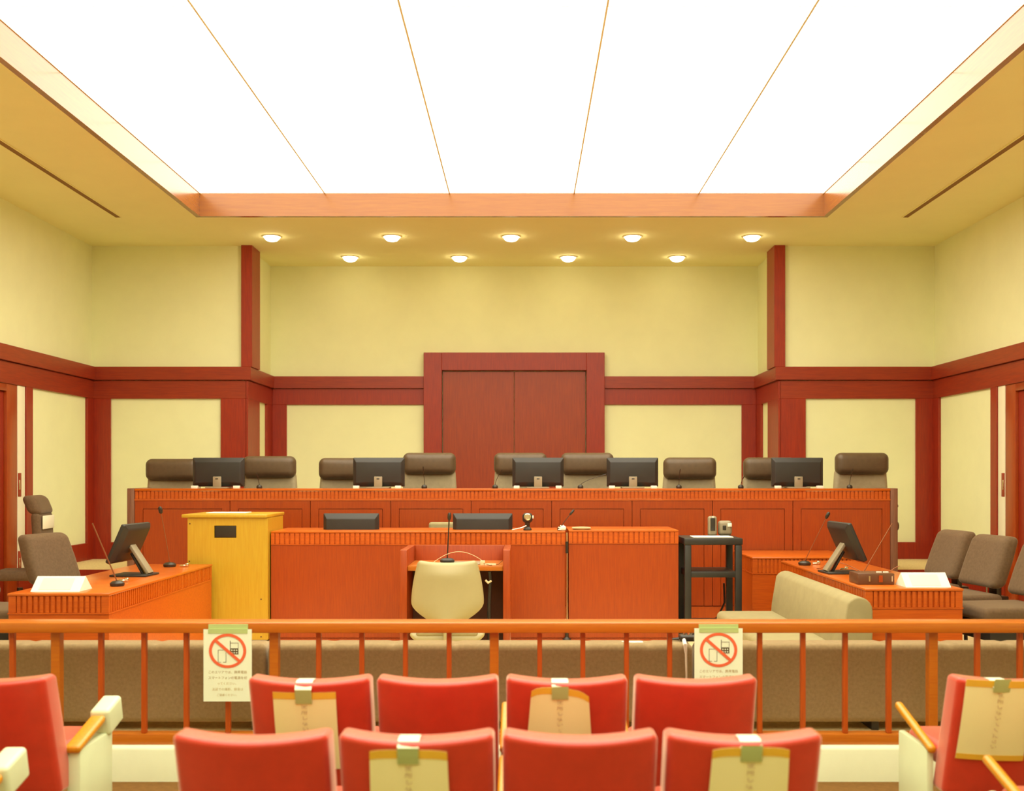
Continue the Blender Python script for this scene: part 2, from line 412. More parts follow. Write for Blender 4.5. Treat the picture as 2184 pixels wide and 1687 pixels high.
edges = [bx0] + [X(1005, D)+(i-4)*pitch for i in range(1, 9)] + [bx1]
zp = zf0-.018
for i in range(9):
    a, b = edges[i]+.003, edges[i+1]-.003
    fr = BM()
    box(fr, a, a+.075, D, D+.02, .32, zp); box(fr, b-.075, b, D, D+.02, .32, zp)
    box(fr, a+.075, b-.075, D, D+.02, zp-.075, zp)
    o = obj('front_panel', fr, 'wood', t)
    q = BM(); box(q, a+.079, b-.079, D+.003, D+.02, .32, zp-.080); obj('field', q, 'wood', o)
bm = BM(); box(bm, bx0, bx1, D+.008, D+.021, ZW+.012, .312); obj('skirting', bm, 'wood_baluster', t)
M['endboard'] = wood('end_board', (.24, .10, .05), (.17, .065, .035), rough=.5)
for s, e in ((-1, bx0), (1, bx1)):
    a, b = sorted((e, e+s*.065)); bm = BM(); bbox(bm, a, b, D-.02, D+.47, ZW+.012, zt+.004); tag(obj('end_board', bm, 'endboard', t), 'darker end board')

# ---------------------------------------------------------------- judges' chairs
def judge_chair(label, loc):
    t = thing('judge_chair', label, 'chair', loc, 0, 'high-backed chairs behind the judges bench')
    def puff(amt, hx, hz):
        def f(p):
            k_ = (1-(p.x/hx)**2)*(1-(p.z/hz)**2)
            return Vector((p.x, p.y+(amt*k_ if p.y > 0 else -amt*k_), p.z))
        return f
    bm = BM(); rbox(bm, 0, -.05, 1.113, .55, .15, .226, .065, (6, 2, 3), 4, puff(.012, .28, .12)); obj('headrest', bm, 'leather', t, w=False)
    def g(p):
        wd = 1+.13*max(0, (.25-p.z))/.5
        k_ = (1-(p.x/.3)**2)
        return Vector((p.x*wd, p.y+.03*k_*(1 if p.y > 0 else -.3)+.10*(p.x/.28)**2*-.3, p.z))
    bm = BM(); rbox(bm, 0, .02, .79, .535, .10, .54, .045, (6, 1, 6), 3, g)
    obj('backrest', bm, 'leather_b', t, w=False)
    bm = BM(); rbox(bm, 0, -.22, .48, .52, .50, .11, .045, (4, 4, 1), 3); obj('seat', bm, 'leather', t, w=False)
    for s in (-1, 1):
        bm = BM(); rbox(bm, s*.255, -.20, .68, .06, .30, .04, .018, (1, 2, 1), 2); box(bm, s*.255-.02, s*.255+.02, -.22, -.14, .44, .665); obj('armrest', bm, 'black', t, w=False)
    bm = BM(); lathe(bm, [(.028, .09), (.028, .30), (.045, .31), (.045, .43)], 0, -.2, 14); obj('gas_post', bm, 'black', t, w=False)
    bm = BM()
    for a in range(5):
        an = a*2*PI/5+.3; tube(bm, [(0, -.2, .10), (.30*math.cos(an), -.2+.30*math.sin(an), .075)], [.03, .018], 6)
        lathe(bm, [(.02, .0), (.028, .012), (.028, .045), (.02, .06)], .30*math.cos(an), -.2+.30*math.sin(an), 10)
    obj('star_base', bm, 'black', t, w=False)
    return t
DC = 11.25
jc = [(312, 425, 978, 'leftmost judge chair, half behind the leftmost monitor'), (522, 628, 972, 'judge chair just right of the leftmost monitor'),
      (679, 795, 976, 'judge chair left of the second monitor from the left'), (860, 972, 965, 'judge chair left of centre, clear of any monitor, before the wooden panel edge'),
      (1057, 1163, 965, 'judge chair at the middle, half behind the central monitor'), (1199, 1306, 965, 'judge chair between the two right-of-centre monitors'),
      (1413, 1529, 975, 'judge chair standing free before the right cream panel'), (1585, 1698, 975, 'judge chair mostly hidden by the rightmost monitor'),
      (1779, 1896, 965, 'rightmost judge chair at the right end of the bench')]
P0 = None
for a, b, y, lab in jc:
    lab = 'brown leather ' + lab
    x = X((a+b)/2, DC); dz = (965-y)/F*DC
    loc = (x, DC+.05, ZD)
    if P0 is None:
        P0 = judge_chair(lab, loc); base = P0
        # first one is built at full height; lower it like the photo
        for c in P0.children:
            if c.name.split('.')[0] in ('headrest', 'backrest', 'seat', 'armrest'): c.location.z += dz
        dz0 = dz
    else:
        dup(P0, loc, 0, lab, dz=(('headrest', 'backrest', 'seat', 'armrest'), dz-dz0))
# high-backed chair turned sideways at the far left
hc = thing('judge_chair', 'tall slim-looking chair turned sideways beside the left wall post, paper hung on its back', 'chair', (-4.36, 10.0, ZW+.012), math.radians(-82))
bm = BM(); rbox(bm, 0, -.02, .99, .50, .14, .20, .06, (5, 2, 3), 4, lambda p: Vector((p.x, p.y-.04*(p.z/.1), p.z))); obj('headrest', bm, 'chair_fab', hc, w=False)
bm = BM(); rbox(bm, 0, .03, .66, .50, .09, .50, .04, (5, 1, 5), 3, lambda p: Vector((p.x, p.y+.05*(-p.z), p.z))); obj('backrest', bm, 'chair_fab', hc, w=False)
bm = BM(); rbox(bm, 0, -.2, .42, .5, .48, .1, .04, (4, 4, 1), 3); obj('seat', bm, 'chair_fab', hc, w=False)
bm = BM(); bbox(bm, -.2, .2, .082, .088, .74, .88); tag(obj('back_sheet', bm, 'card', hc, w=False), 'pale sheet on the chair back')
for s in (-1, 1):
    bm = BM(); tube(bm, [(s*.27, .06, .40), (s*.27, .05, .62), (s*.27, .0, .64), (s*.27, -.08, .635)], .017, 8); obj('armrest', bm, 'greyp', hc, w=False)
bm = BM(); lathe(bm, [(.03, .06), (.03, .38)], 0, -.2, 12)
for a in range(5):
    an = a*2*PI/5; tube(bm, [(0, -.2, .09), (.28*math.cos(an), -.2+.28*math.sin(an), .03)], [.03, .025], 6)
obj('star_base', bm, 'black', hc, w=False)

for c in hc.children:
    if c.name.split('.')[0] in ('headrest', 'backrest', 'back_sheet', 'armrest'): c.location.z += .26
    if c.name.split('.')[0] == 'seat': c.location.z += .10
hc.scale = (.88, .88, .88)

# ---------------------------------------------------------------- monitors
def monitor_parts(t, wd, ht, tilt=0.0, zc=.22, back='dark', neck=True):
    """screen faces +y, back towards -y (the camera)"""
    Mx = Matrix.Translation((0, 0, zc)) @ Matrix.Rotation(tilt, 4, 'X')
    def f(p):
        # rear shell tapers towards its back
        if p.y < 0:
            k_ = min(1, -p.y/.035); return Vector((p.x*(1-.12*k_), p.y, p.z*(1-.30*k_)))
        return p
    bm = BM(); rbox(bm, 0, 0, 0, wd, .07, ht, .008, (2, 2, 2), 2, f, Mx); h = obj('housing', bm, back, t, w=False)
    bm = BM(); box(bm, -wd/2+.012, wd/2-.012, .0352, .0362, -ht/2+.014, ht/2-.014, Mx); obj('screen', bm, 'black', h, w=False)
    return h
def monitor(name, label, loc, rotz, wd, ht, group, tilt=0.0, zc=.22, style='neck'):
    t = thing(name, label, 'monitor', loc, rotz, group)
    monitor_parts(t, wd, ht, tilt, zc)
    if style == 'neck':
        bm = BM(); bbox(bm, -.04, .04, -.062, -.034, .006, .115, r=.006); obj('stand_neck', bm, 'greyp', t, w=False)
        bm = BM(); bbox(bm, -.014, .014, -.066, -.058, .088, .098, r=.003); obj('cable_slot', bm, 'black', t, w=False)
        bm = BM(); bbox(bm, -.11, .11, -.08, .10, 0, .012, r=.004); obj('stand_foot', bm, 'greyp', t, w=False)
    return t
DM = 10.62
ml = [(410, 522, 'leftmost black monitor back on the judges bench'), (757, 859, 'second black monitor from the left on the judges bench'),
      (1095, 1200, 'black monitor at the middle of the judges bench'), (1296, 1402, 'black monitor right of the middle on the judges bench'),
      (1646, 1755, 'rightmost black monitor on the judges bench')]
MP = None; monx = []
for a, b, lab in ml:
    x = X((a+b)/2, DM); wd = .505
    loc = (x, DM, zt+.001); monx.append(x)
    if MP is None:
        MP = monitor('monitor', lab, loc, 0, wd, .285, 'monitors on the judges bench', 0, .158)
    else: dup(MP, loc, 0, lab)
# little white boxes (power adapters) beside each monitor foot
wb = None
names = ['leftmost', 'second', 'middle', 'fourth', 'rightmost']
for i, x in enumerate(monx):
    for s, dx in ((-1, -.21), (1, .20)):
        bm = BM(); bbox(bm, -.028, .028, -.03, .03, 0, .026, r=.003)
        o = obj('white_box', bm, 'white'); o.location = (x+dx, DM-.08, zt)
        tag(o, 'small white box on the judges bench, %s the foot of the %s monitor' % ('left of' if s < 0 else 'right of', names[i]), 'box', 'small white boxes on the judges bench')

# ---------------------------------------------------------------- microphones
def mic(label, base, top, group='gooseneck microphones', stalk='black', bend=.35, r=.004, base_r=.055, head=True, basem='black', hr=.012, cat='microphone'):
    b = Vector(base); d = Vector(top)-b
    t = thing('gooseneck_microphone', label, cat, b, 0, group)
    bm = BM(); lathe(bm, [(base_r*.9, 0), (base_r, .008), (base_r, .02), (base_r*.7, .032), (.012, .036)], 0, 0, 24); obj('base', bm, basem, t, w=False)
    pts = []
    for i in range(13):
        u = i/12
        p = Vector((d.x*(u**(1+bend)), d.y*(u**(1+bend)), .03+(d.z-.03)*u)); pts.append(p)
    bm = BM(); tube(bm, pts, r, 6); obj('gooseneck', bm, stalk, t, w=False)
    if head:
        dr = (pts[-1]-pts[-2]).normalized()
        bm = BM(); p = pts[-1]
        tube(bm, [p-dr*.012, p-dr*.004, p+dr*.012, p+dr*.035, p+dr*.045], [hr*.5, hr*.9, hr, hr*.95, hr*.5], 10); obj('mic_head', bm, 'black', t, w=False)
    return t
# thin ones on the bench
jm = [((553, 1040), (549, 1016)), ((905, 1040), (903, 1003)), ((1056, 1041), (1067, 1008)), ((1238, 1040), (1284, 1014)), ((1448, 1040), (1450, 1008)), ((1580, 1040), (1585, 1020)), ((1812, 1040), (1817, 1008))]
jlab = ['before the second judge chair from the left', 'before the fourth judge chair from the left', 'before the middle judge chair', 'arching before the sixth judge chair', 'before the free-standing seventh judge chair', 'at the left edge of the eighth judge chair', 'before the rightmost judge chair']
for (p0, p1), lb in zip(jm, jlab):
    mic('thin black microphone on the judges bench, '+lb, (X(p0[0], 10.5), 10.5, zt), (X(p1[0], 10.45), 10.45, Z(p1[1], 10.45)), 'thin microphones on the judges bench', r=.0028, base_r=.028, hr=.005, bend=.6)

# ---------------------------------------------------------------- clerks' desk
D = 8.95; dcx0, dcm0, dcm1, dcx1 = X(578, D), X(1205, D), X(1213, D), X(1447, D)
z1 = Z(1133, D)
for a, b, zt_, lab in ((dcx0, dcm0, z1, 'long orange clerk desk with fluted edge behind the witness stand'), (dcm1, dcx1, z1+.01, 'short orange clerk desk unit with fluted edge, left of the black cart')):
    t = thing('clerk_desk', lab, 'desk', ((a+b)/2, D+.3, ZW+.012), group='clerk desks')
    bm = BM(); bbox(bm, a, b, D-.004, D+.62, zt_-.014, zt_, r=.003); obj('worktop', bm, 'wood_top', t)
    zf = zt_-.108
    bm = BM(); flutes_x(bm, a+.03, b-.03, D, zf, zt_-.016, pitch=.0415)
    box(bm, a, a+.03, D, D+.024, zf, zt_-.016); box(bm, b-.03, b, D, D+.024, zf, zt_-.016); box(bm, a, b, D-.003, D+.02, zf-.006, zf-.001)
    obj('fluted_apron', bm, 'woodx', t)
    bm = BM(); box(bm, a, b, D+.002, D+.03, Z(1361, D)+.003, zf-.009); obj('front_panel', bm, 'wood', t)
    bm = BM(); box(bm, a, b, D+.004, D+.03, ZW+.012, Z(1361, D)-.003); obj('skirting', bm, 'wood', t)
    for e in (a, b-.025):
        bm = BM(); box(bm, e, e+.025, D+.031, D+.6, ZW+.012, zt_-.016); obj('side_panel', bm, 'wood', t)
# chrome pole standing in the gap
t = thing('floor_pole', 'thin chrome pole standing in the gap between the two clerk desks', 'pole', (X(1209, 8.93), 8.925, ZW+.012))
bm = BM(); x = X(1209, 8.93); tube(bm, [(x, 8.925, ZW+.06), (x, 8.925, z1-.01)], .0075, 10); obj('tube', bm, 'metal', t)
bm = BM(); tube(bm, [(x, 8.925, Z(1180, 8.93)), (x, 8.925, Z(1155, 8.93))], .013, 10); obj('clamp', bm, 'black', t)
bm = BM(); lathe(bm, [(.035, ZW+.013), (.035, ZW+.03), (.014, ZW+.05), (.014, ZW+.10)], x, 8.925, 16); obj('foot', bm, 'black', t)
# monitors on the clerk desk
DK = 9.25
for a, b, lab in ((966, 1093, 'black monitor back showing above the clerk desk behind the witness microphone'), (690, 808, 'dark monitor back on the left part of the clerk desk, right of the yellow cabinet')):
    monitor('monitor', lab, (X((a+b)/2, DK), DK, z1-.22), 0, (b-a)/F*DK, .30, 'monitors on the clerk desk', 0, Z(1095, DK)-z1+.22-.15)
for o in list(C.objects):
    pass
# low inner shelf on which the clerk monitors stand
for a, b, lab in ((dcx0+.03, dcm0-.03, 'inner writing shelf of the long clerk desk'),):
    bm = BM(); box(bm, a, b, D+.04, D+.75, z1-.24, z1-.2205)
    o = recenter(obj('inner_shelf', bm, 'wood_top')); tag(o, 'low inner wooden shelf behind the front of the long clerk desk', 'shelf')
# beige clerk chair
def shell_chair(label, loc, rz, grp=None):
    t = thing('office_chair', label, 'chair', loc, rz, grp)
    # outline of back shell (x, z) ; origin at floor, sitter faces +y, camera sees the rear
    def f(p):
        u = (p.z+.225)/.45            # 0 bottom .. 1 top
        # width: narrow at bottom, widest at ~.35, slightly narrower at top
        if u < .36: wd = .30+.70*math.sin(min(1, max(0, u)/.36)*PI/2)**1.1
        else: wd = 1-.20*((u-.36)/.64)**1.7
        dip = -.014*(1-(p.x/.25)**2)*max(0, (u-.85))/.15
        return Vector((p.x*wd, p.y+.10*(p.x/.25)**2-.06*(u-.5)**2+.05*max(0, u-.8)/.2*(1-(p.x/.25)**2), p.z+dip))
    bm = BM(); rbox(bm, 0, -.24, .565, .50, .055, .45, .027, (12, 1, 16), 4, f)
    obj('back_shell', bm, 'shell', t, w=False)
    bm = BM(); lathe(bm, [(.0, -.03), (.018, -.03), (.032, -.018), (.036, .0)], 0, 0, 18, Matrix.Translation((0, -.262, .435)) @ Matrix.Rotation(-PI/2, 4, 'X') @ Matrix.Rotation(PI, 4, 'X')); obj('tilt_knob', bm, 'shell', t, w=False)
    def g(p):
        u = p.z/.065
        s = 1-.66*((1-u)/2)**1.4
        return Vector((p.x*s, p.y*(1-.5*max(0, -u)), p.z))
    bm = BM(); rbox(bm, 0, .02, .232, .55, .48, .13, .045, (8, 6, 4), 4, g); obj('seat_shell', bm, 'shell', t, w=False)
    bm = BM(); rbox(bm, 0, -.01, .292, .42, .42, .04, .019, (4, 4, 1), 3); obj('seat_cushion', bm, 'sofa', t, w=False)
    bm = BM(); bbox(bm, -.02, .02, -.262, -.24, .20, .40, r=.008); obj('back_bracket', bm, 'shell', t, w=False)
    bm = BM(); lathe(bm, [(.03, .08), (.03, .16), (.05, .17)], 0, 0, 14); obj('gas_post', bm, 'greyp', t, w=False)
    bm = BM()
    for a in range(5):
        an = a*2*PI/5+.31; tube(bm, [(0, 0, .10), (.27*math.cos(an), .27*math.sin(an), .07)], [.03, .016], 8)
        lathe(bm, [(.018, .0), (.026, .012), (.026, .04), (.018, .055)], .27*math.cos(an), .27*math.sin(an), 10)
    obj('star_base', bm, 'greyp', t, w=False)
    return t
def clerk_chair(label, loc, px=0):
    t = thing('office_chair', label, 'chair', loc, PI)
    bm = BM(); rbox(bm, 0, -.22, .74, .44, .06, .46, .028, (6, 1, 6), 3); obj('backrest', bm, 'sofa', t, w=False)
    bm = BM(); rbox(bm, 0, .02, .42, .46, .44, .09, .035, (4, 4, 1), 3); obj('seat', bm, 'sofa', t, w=False)
    bm = BM(); lathe(bm, [(.03, .06), (.03, .38)], 0, 0, 12); bbox(bm, -.02, .02, -.26, -.02, .36, .385); bbox(bm, -.02, .02, -.275, -.245, .36, .6); obj('gas_post', bm, 'black', t, w=False)
    bm = BM()
    for a in range(5):
        an = a*2*PI/5; tube(bm, [(0, 0, .09), (.27*math.cos(an), .27*math.sin(an), .03)], [.03, .028], 6)
    obj('star_base', bm, 'black', t, w=False)
    return t
cc = clerk_chair('pale beige clerk chair whose back shows left of the clerk monitor', (X(960, 9.78), 9.86, ZW+.012))
for c in cc.children:
    if c.name.startswith('backrest'): c.location.z += Z(1114, 10.0)-(ZW+.012)-.97
# small things on the clerk desk
t = thing('desk_camera', 'small round-headed camera on a short stand right of the clerk monitor', 'camera', (X(1125, 9.1), 9.1, z1))
xx = X(1125, 9.1)
bm = BM(); lathe(bm, [(.035, 0), (.035, .012), (.02, .03), (.022, .07), (.03, .085)], 0, 0, 16); obj('stand', bm, 'black', t, w=False)
bm = BM(); rbox(bm, .0, 0, .105, .085, .07, .085, .03, (1, 1, 1), 3); obj('head', bm, 'dark', t, w=False)
bm = BM(); lathe(bm, [(.026, 0), (.030, .006), (.030, .014), (.022, .016), (.020, .008)], 0, 0, 18, Matrix.Translation((0, -.03, .115)) @ Matrix.Rotation(PI/2, 4, 'X')); obj('lens_ring', bm, 'metal', t, w=False)
bm = BM(); bbox(bm, .04, .052, -.02, .0, .10, .125, r=.003); obj('clip', bm, 'white', t, w=False)
bm = BM(); tube(bm, [(-.01, -.02, .04), (-.05, -.03, .022), (-.13, -.03, .006)], [.007, .006, .003], 8); obj('arm', bm, 'metal', t, w=False)
mic('black gooseneck microphone leaning right on the clerk desk, above the desk gap', (X(1196, 9.05), 9.05, z1), (X(1217, 9.05), 9.05, Z(1096, 9.05)), 'gooseneck microphones', r=.003, base_r=.03, hr=.011, bend=.1, basem='black')
bm = BM()
for a in range(5):
    tube(bm, [(X(1199, 9.0)+.0, 9.0, z1+.012), (X(1199, 9.0)+.035*math.cos(a*.7+.6), 9.0-.01*a, z1+.02+.03*math.sin(a*.7+.6))], [.012, .004], 6)
rbox(bm, X(1201, 9.0), 9.0, z1+.022, .05, .05, .044, .018, (1, 1, 1), 2)
tag(recenter(obj('crumpled_tissue', bm, 'white')), 'crumpled white tissue at the foot of the clerk microphone', 'tissue')
bm = BM(); rbox(bm, X(1240, 9.05), 9.05, z1+.010+.012, .16, .11, .022, .010, (6, 2, 1), 3, lambda p: Vector((p.x, p.y, p.z*(1-.5*(p.x/.08)**2))))
tag(recenter(obj('cloth', bm, 'shell')), 'small folded cream cloth on the short clerk desk', 'cloth')

# ---------------------------------------------------------------- yellow cabinet
D = 8.88
xa, xb = X(400, D), X(571, D)
t = thing('cabinet', 'tall yellow wood cabinet with black grip hole and overhanging top', 'cabinet', ((xa+xb)/2, D+.3, ZW+.012))
ztp = Z(1097, D)
bm = BM(); hx0, hx1, hz0, hz1 = X(457, D), X(504, D), Z(1147, D), Z(1121, D); zb = ztp-.03
ob = [(xa, ZW+.03), (xb, ZW+.03), (xb, zb), (xa, zb)]
for b in ((xa, hx0, D, D+.02, ZW+.03, zb), (hx1, xb, D, D+.02, ZW+.03, zb), (hx0, hx1, D, D+.02, ZW+.03, hz0), (hx0, hx1, D, D+.02, hz1, zb)): box(bm, *b)
bmesh.ops.remove_doubles(bm, verts=bm.verts, dist=1e-5)
obj('front_panel', bm, 'wood_yellow', t)
bm = BM(); box(bm, xa, xb, D+.021, D+.56, ZW+.03, zb); obj('body', bm, 'wood_yellow', t)
bm = BM(); rbox(bm, (hx0+hx1)/2, D+.012, (hz0+hz1)/2, hx1-hx0-.002, .020, hz1-hz0-.002, .009, (1, 1, 1), 3); obj('grip', bm, 'black', t)
bm = BM(); bbox(bm, xa-.045, xb, D-.02, D+.62, ztp-.028, ztp, r=.006, seg=2); obj('top_board', bm, 'wood_yellow', t)
bm = BM()
for (px, py) in ((405, 1117), (404, 1197), (557, 1278), (557, 1358), (404, 1358)):
    lathe(bm, [(.006, 0), (.006, .002)], 0, 0, 10, Matrix.Translation((X(px, D), D-.0005, Z(py, D))) @ Matrix.Rotation(PI/2, 4, 'X'))
obj('screw', bm, 'brownbox', t)
bm = BM()
for sx in (xa+.05, xb-.05):
    for sy in (D+.06, D+.5): lathe(bm, [(.02, ZW+.012), (.02, ZW+.03)], sx, sy, 12)
obj('foot', bm, 'black', t)
bm = BM(); bbox(bm, X(445, 9.2), X(528, 9.2), 9.12, 9.34, ztp, ztp+.006, r=.002)
tag(recenter(obj('paper_sheet', bm, 'white')), 'white paper sheet lying on top of the yellow cabinet', 'paper')

# ---------------------------------------------------------------- witness stand
D = 7.9; xa, xb = X(853, D), X(1088, D); th = .052; zt1 = 1.017; yb = 8.5
t = thing('witness_stand', 'orange wood witness stand with raised sides, a small desk top and a dark leg space', 'desk', ((xa+xb)/2, 8.2, ZW+.012))
for a in (xa, xb-th):
    bm = BM(); bbox(bm, a, a+th, D, yb, ZW+.012, zt1, r=.004); obj('side_panel', bm, 'wood', t)
bm = BM(); bbox(bm, xa+th+.001, xb-th-.001, yb-.035, yb, ZW+.012, zt1, r=.004); obj('back_panel', bm, 'wood', t)
zd = Z(1207, D+.02)
bm = BM(); bbox(bm, xa+th+.001, xb-th-.001, D+.02, yb-.036, zd-.036, zd, r=.003); obj('desk_top', bm, 'wood_rail', t)
M['leg_shade'] = mat('leg_space_shade', (.09, .03, .012), rough=.9, var=.1)  # shade under the desk, put into a dark brown colour
bm = BM(); box(bm, xa+th+.002, xb-th-.002, D+.40, D+.42, ZW+.012, zd-.038); tag(obj('leg_shade_board', bm, 'leg_shade', t), 'added dark board for the shade at the back of the leg space')
mic('tall straight gooseneck microphone on the witness stand', (X(954, 8.15), 8.15, zd+.0065), (X(958, 8.13), 8.13, Z(1106, 8.13)), 'gooseneck microphones', r=.0055, base_r=.055, hr=.014, bend=.0, basem='dark')
bm = BM(); bbox(bm, X(935, 8.1), X(1024, 8.1), 8.02, 8.30, zd, zd+.006, r=.002)
tag(recenter(obj('desk_pad', bm, 'greyp')), 'flat grey pad under the witness microphone', 'desk pad')
bm = BM(); pts = []
for i in range(25):
    u = i/24; pts.append((X(922+u*112, 8.0), 8.0+.05*u, zd+.012+.085*math.sin(PI*u)**.9))
tube(bm, pts, .0022, 6); rbox(bm, X(925, 8.0), 8.0, zd+.012, .03, .02, .018, .006, (1, 1, 1), 2)
tag(recenter(obj('looping_cable', bm, 'wire')), 'thin pale cable arching over the witness desk', 'cable')
bm = BM(); bbox(bm, X(1024, 7.95), X(1034, 7.95), 7.96, 7.99, zd, zd+.035, r=.003); bbox(bm, X(1034, 7.95), X(1058, 7.95), 7.95, 8.0, zd, zd+.012, r=.003)
tag(recenter(obj('connector', bm, 'wire')), 'small pale cable connector at the right of the witness desk', 'connector')
bm = BM(); pts = [(X(1032, 8.0), 7.96, zd+.015), (X(1045, 8.0), 7.94, zd+.004), (X(1062, 8.0), 7.98, zd+.004), (X(1072, 8.0), 8.05, zd+.03)]
tube(bm, pts, .002, 6); tag(recenter(obj('thin_wire', bm, 'brownbox')), 'thin dark wire at the right corner of the witness desk', 'cable')
bm = BM(); x = X(1045, 8.05); tube(bm, [(x, 7.98, zd-.045), (x+.005, 7.99, zd-.10), (x-.005, 8.0, zd-.3), (x, 8.02, ZW+.02)], [.014, .012, .014, .018], 8)
tag(recenter(obj('hanging_cable_sleeve', bm, 'black')), 'black cable sleeve hanging under the right of the witness desk', 'cable')
bm = BM(); tube(bm, [(x-.03, 7.94, zd-.036-.07), (x-.01, 7.94, zd-.036-.09), (x+.015, 7.94, zd-.036-.075)], [.008, .010, .007], 8)
tag(recenter(obj('cable_tag', bm, 'wire')), 'small pale tag on the hanging cable in the witness leg space', 'tag')
shell_chair('cream moulded office chair seen from behind in front of the witness stand', (X(953, 7.35), 7.56, ZW+.012), 0)

# ---------------------------------------------------------------- black cart
D = 8.9; xa, xb = 1.452, 1.935; y1_ = 9.36; zt2 = Z(1148, D)
t = thing('utility_cart', 'black plastic two-shelf cart beside the right clerk desk', 'cart', ((xa+xb)/2, 9.13, ZW+.012))
bm = BM(); bbox(bm, xa, xb, D, y1_, zt2-.055, zt2, r=.008, seg=2); obj('top_shelf', bm, 'dark', t)
zs_ = Z(1219, D)
bm = BM(); bbox(bm, xa+.03, xb-.05, D+.01, y1_-.01, zs_-.05, zs_, r=.006); obj('middle_shelf', bm, 'dark', t)
bm = BM(); bbox(bm, xa+.03, xb-.05, D+.01, y1_-.01, .28, .33, r=.006); obj('bottom_shelf', bm, 'dark', t)
for lx in (xa+.005, xb-.060):
    for ly in (D+.005, y1_-.06):
        bm = BM(); bbox(bm, lx, lx+.055, ly, ly+.055, ZW+.07, zt2-.056, r=.008); o = obj('leg', bm, 'dark', t)
        c_ = BM(); lathe(c_, [(.03, 0), (.034, .02), (.03, .04)], 0, 0, 14, Matrix.Translation((lx+.01, ly+.0275, ZW+.012+.034)) @ Matrix.Rotation(PI/2, 4, 'Y')); obj('castor', c_, 'black', o)
bm = BM(); bbox(bm, X(1476, 9.05), X(1560, 9.05), 8.96, 9.17, zt2, zt2+.008, r=.002, mtx=None)
tag(recenter(obj('paper_sheet', bm, 'white')), 'white papers lying on the black cart', 'paper')
t = thing('desk_phone', 'small grey electronic unit with a black face on the black cart', 'device', (X(1519, 9.26), 9.26, zt2))
bm = BM(); rbox(bm, 0, 0, .085, .075, .06, .17, .02, (1, 1, 3), 3); obj('body', bm, 'greyp', t, w=False)
bm = BM(); rbox(bm, 0, -.031, .10, .04, .012, .11, .005, (1, 1, 1), 2); obj('keypad', bm, 'black', t, w=False)
bm = BM(); bbox(bm, -.006, .006, -.04, -.034, .155, .17, r=.002); obj('lamp', bm, 'white', t, w=False)
t = thing('projector_head', 'rounded grey device with a small white window behind papers on the cart', 'device', (X(1546, 9.29), 9.29, zt2))
bm = BM(); rbox(bm, 0, 0, .065, .12, .07, .13, .03, (2, 1, 2), 3); obj('body', bm, 'greyp', t, w=False)
bm = BM(); rbox(bm, .035, -.036, .092, .036, .012, .03, .004, (1, 1, 1), 2); obj('window', bm, 'white', t, w=False)
bm = BM(); rbox(bm, -.01, -.035, .07, .03, .01, .04, .005, (1, 1, 1), 2); obj('button_panel', bm, 'black', t, w=False)
bm = BM(); random.seed(3); pts = []
for i in range(40):
    pts.append((1.62+.22*math.sin(i*.9)*.5+i*.006, 9.72+.12*math.cos(i*.7), ZW+.022+.01*math.sin(i)))
tube(bm, pts, .007, 6); tube(bm, [(1.88, 9.45, .62), (1.89, 9.47, .45), (1.84, 9.5, .32), (1.72, 9.6, .21), (1.6, 9.7, .20)], .009, 6)
tag(recenter(obj('power_cable', bm, 'black')), 'black power cable tangled on the floor behind the cart', 'cable')

# ---------------------------------------------------------------- small desk behind right desk
def desk(label, x0, x1, y0, y1, zt_, side, zap=.10, ch=0.0, pitch=.035, grp='fluted side desks'):
    t = thing('side_desk', label, 'desk', ((x0+x1)/2, (y0+y1)/2, ZW+.012), group=grp)
    bm = BM(); bbox(bm, x0-.006, x1+.006, y0-.006, y1+.006, zt_-.018, zt_, r=.006, seg=2); obj('worktop', bm, 'wood_top', t)
    za = zt_-.02-zap; xi = x1 if side > 0 else x0          # inner side (towards the room's middle)
    bm = BM(); m_ = .045
    flutes_x(bm, x0+m_, x1-m_, y0, za, zt_-.019, pitch=pitch)
    box(bm, x0, x0+m_, y0, y0+.024, za, zt_-.019); box(bm, x1-m_, x1, y0, y0+.024, za, zt_-.019)
    box(bm, x0-.004, x1+.004, y0-.004, y0+.022, za-.010, za-.001)
    obj('front_apron', bm, 'woodx', t)
    bm = BM(); flutes_y(bm, y0+.03, y1-.03, xi, side, za, zt_-.019, pitch=pitch)
    a, b = sorted((xi, xi-side*.024)); box(bm, a, b, y0+.025, y0+.03, za, zt_-.019); box(bm, a, b, y1-.03, y1, za, zt_-.019)
    a, b = sorted((xi+side*.004, xi-side*.022)); box(bm, a, b, y0+.023, y1, za-.010, za-.001)
    obj('side_apron', bm, 'woodx', t)
    bm = BM(); box(bm, x0, x1, y0+.002, y0+.026, ZW+.012, za-.012); obj('front_panel', bm, 'woodx', t)
    a, b = sorted((xi-side*.002, xi-side*.026)); bm = BM(); box(bm, a, b, y0+.027, y1, ZW+.012, za-.012); obj('side_panel', bm, 'woodx', t)
    bm = BM(); box(bm, x0+.01, x1-.03 if side > 0 else x1-.01, y1-.025, y1-.001, ZW+.012, za-.012); obj('end_panel', bm, 'woodx', t)
    return t
zdk = .84
desk('left orange side desk with fluted edge, its corner nearest the rail', X(18, 6.62), -2.42, 6.62, 8.80, zdk, 1, .10)
desk('right orange side desk with fluted edge beside the beige sofa', 2.315, X(2053, 6.9), 6.9, 9.15, zdk, -1, .10)
desk('small orange desk against the judges bench, right of the black cart', 2.12, 3.02, 9.40, 10.24, Z(1188, 9.4), -1, .12)

